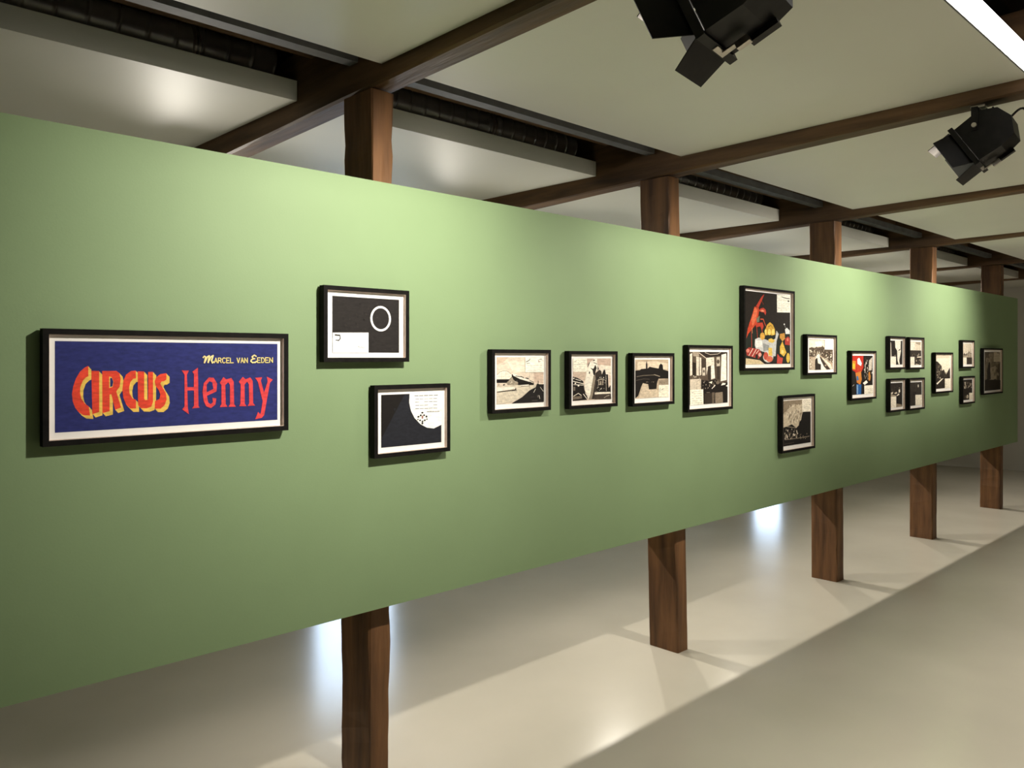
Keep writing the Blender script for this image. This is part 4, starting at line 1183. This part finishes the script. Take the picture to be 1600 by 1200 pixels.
  ('p','4a4036',[(.383,.668),(1.0,.665),(1.0,1.0),(.385,1.0)]),
  ('p','efe6d2',[(.0,.669),(.383,.668),(.386,1.0),(.0,1.0)]),
 ]),
 'market': ('2f2720', [
  ('s',['d5c8b2','8b7d6b','5a4e42'],50,.018,.083,.99,.48,.076),
  ('s',['8b7d6b','4b4036'],20,.046,.712,.561,1.0,.085),
  ('e','cbbda6',.418,.842,.112,.093),
  ('p','f0e6d2',[(.604,.663),(1.0,.675),(1.0,1.0),(.608,1.0)]),
 ]),
 'fog': ('8b7d68', [
  ('p','b3a58d',[(.321,.414),(.689,.368),(.743,.705),(.478,.737),(.321,.703)]),
  ('p','a5967e',[(.113,.06),(.531,.033),(.478,.279),(.113,.26)]),
  ('p','6b5f4f',[(.0,.0),(.321,.002),(.113,.215),(.0,.415)]),
  ('p','5f5344',[(.743,.368),(1.0,.276),(1.0,.774),(.796,.728)]),
  ('s',['97896f','a99b83','7d705d'],50,.036,.039,.984,.706,.08),
  ('p','3f362d',[(.165,.437),(.243,.281),(.321,.258),(.347,.592),(.373,.703),(.139,.725),(.139,.503)]),
  ('p','33291f',[(.0,.724),(.139,.703),(.321,.725),(.584,.727),(.626,.704),(.689,.732),(1.0,.751),(1.0,1.0),(.0,1.0)]),
  ('p','cdbfa5',[(.557,.01),(.984,.005),(.984,.254),(.557,.257)]),
  ('l','5a4e40',.0156,[(.769,.019),(.93,.028),(.93,.073)]),
  ('l','a5987f',.0089,[(.61,.11),(.66,.11)]),
  ('l','a5987f',.0089,[(.674,.11),(.723,.109)]),
  ('l','a5987f',.0089,[(.737,.109),(.787,.109)]),
  ('l','a5987f',.0089,[(.801,.108),(.851,.108)]),
  ('l','a5987f',.0089,[(.866,.108),(.916,.107)]),
  ('l','a5987f',.0089,[(.61,.155),(.66,.155)]),
  ('l','a5987f',.0089,[(.737,.154),(.787,.154)]),
  ('l','a5987f',.0089,[(.801,.153),(.851,.153)]),
  ('l','a5987f',.0089,[(.866,.153),(.916,.152)]),
  ('l','a5987f',.0089,[(.61,.2),(.66,.2)]),
  ('l','a5987f',.0089,[(.674,.2),(.723,.199)]),
  ('l','a5987f',.0089,[(.737,.199),(.787,.199)]),
  ('l','a5987f',.0089,[(.866,.198),(.916,.198)]),
 ]),
}
frame('poster', 0.590, 1.302, -0.237, 0.077, 0.623, 1.271, -0.202, 0.044,
      'wide blue title poster with red and yellow lettering in a black frame')
frame('ring', 1.433, 1.790, -0.016, 0.245, 1.475, 1.755, 0.017, 0.211,
      'black drawing with a thin white ring in a black frame')
frame('moon', 1.637, 1.986, -0.360, -0.100, 1.676, 1.954, -0.325, -0.135,
      'dark drawing with a white quarter circle of text in a black frame')
frame('hall', 2.206, 2.553, -0.228, 0.033, 2.244, 2.522, -0.192, 0.001,
      'sepia drawing of an arched station hall in a black frame')
frame('rocket', 2.672, 3.016, -0.231, 0.029, 2.712, 2.984, -0.197, -0.005,
      'sepia drawing of a tall pointed tower shape in a black frame')
frame('river', 3.132, 3.483, -0.239, 0.022, 3.172, 3.451, -0.202, -0.010,
      'dark drawing of a town skyline over water in a black frame')
frame('interior', 3.606, 4.055, -0.290, 0.066, 3.645, 4.022, -0.253, 0.030,
      'drawing of a room with tall windows in a black frame')
frame('lobster', 4.178, 4.795, -0.077, 0.415, 4.217, 4.763, -0.040, 0.388,
      'large coloured lobster still life drawing in a black frame')
frame('canal', 4.960, 5.405, -0.115, 0.150, 5.020, 5.373, -0.081, 0.119,
      'drawing of a canal seen from above in a black frame')
frame('smoke', 4.630, 5.077, -0.591, -0.237, 4.675, 5.042, -0.552, -0.269,
      'drawing of pale smoke over dark ground hung below the lobster picture')
frame('parrot', 5.637, 6.075, -0.304, 0.048, 5.678, 6.043, -0.266, 0.013,
      'upright drawing with a red, orange and blue bird in a black frame')
frame('quad_a', 6.325, 6.652, -0.092, 0.164, 6.372, 6.620, -0.056, 0.130,
      'small drawing with a pale pointed shape, upper of four hung in a square')
frame('quad_b', 6.733, 7.062, -0.096, 0.163, 6.785, 7.030, -0.061, 0.127,
      'small drawing with pale sky and spire, upper of four hung in a square')
frame('quad_c', 6.331, 6.652, -0.420, -0.163, 6.378, 6.620, -0.387, -0.197,
      'small dark drawing of seated figures, lower of four hung in a square')
frame('quad_d', 6.733, 7.071, -0.424, -0.166, 6.792, 7.039, -0.390, -0.201,
      'small dark grey drawing with one light spot, lower of four in a square')
frame('street', 7.321, 7.770, -0.307, 0.043, 7.377, 7.738, -0.270, 0.020,
      'upright drawing of a street under a pale sky in a black frame')
frame('ships', 8.022, 8.370, -0.099, 0.159, 8.084, 8.339, -0.064, 0.129,
      'small pale drawing of ships, upper of the last stacked pair')
frame('market', 8.031, 8.383, -0.427, -0.173, 8.096, 8.351, -0.392, -0.205,
      'small dark drawing, lower of the last stacked pair')
frame('fog', 8.644, 9.275, -0.361, 0.090, 8.726, 9.243, -0.325, 0.054,
      'tall grey foggy drawing nearest the far end of the green wall')
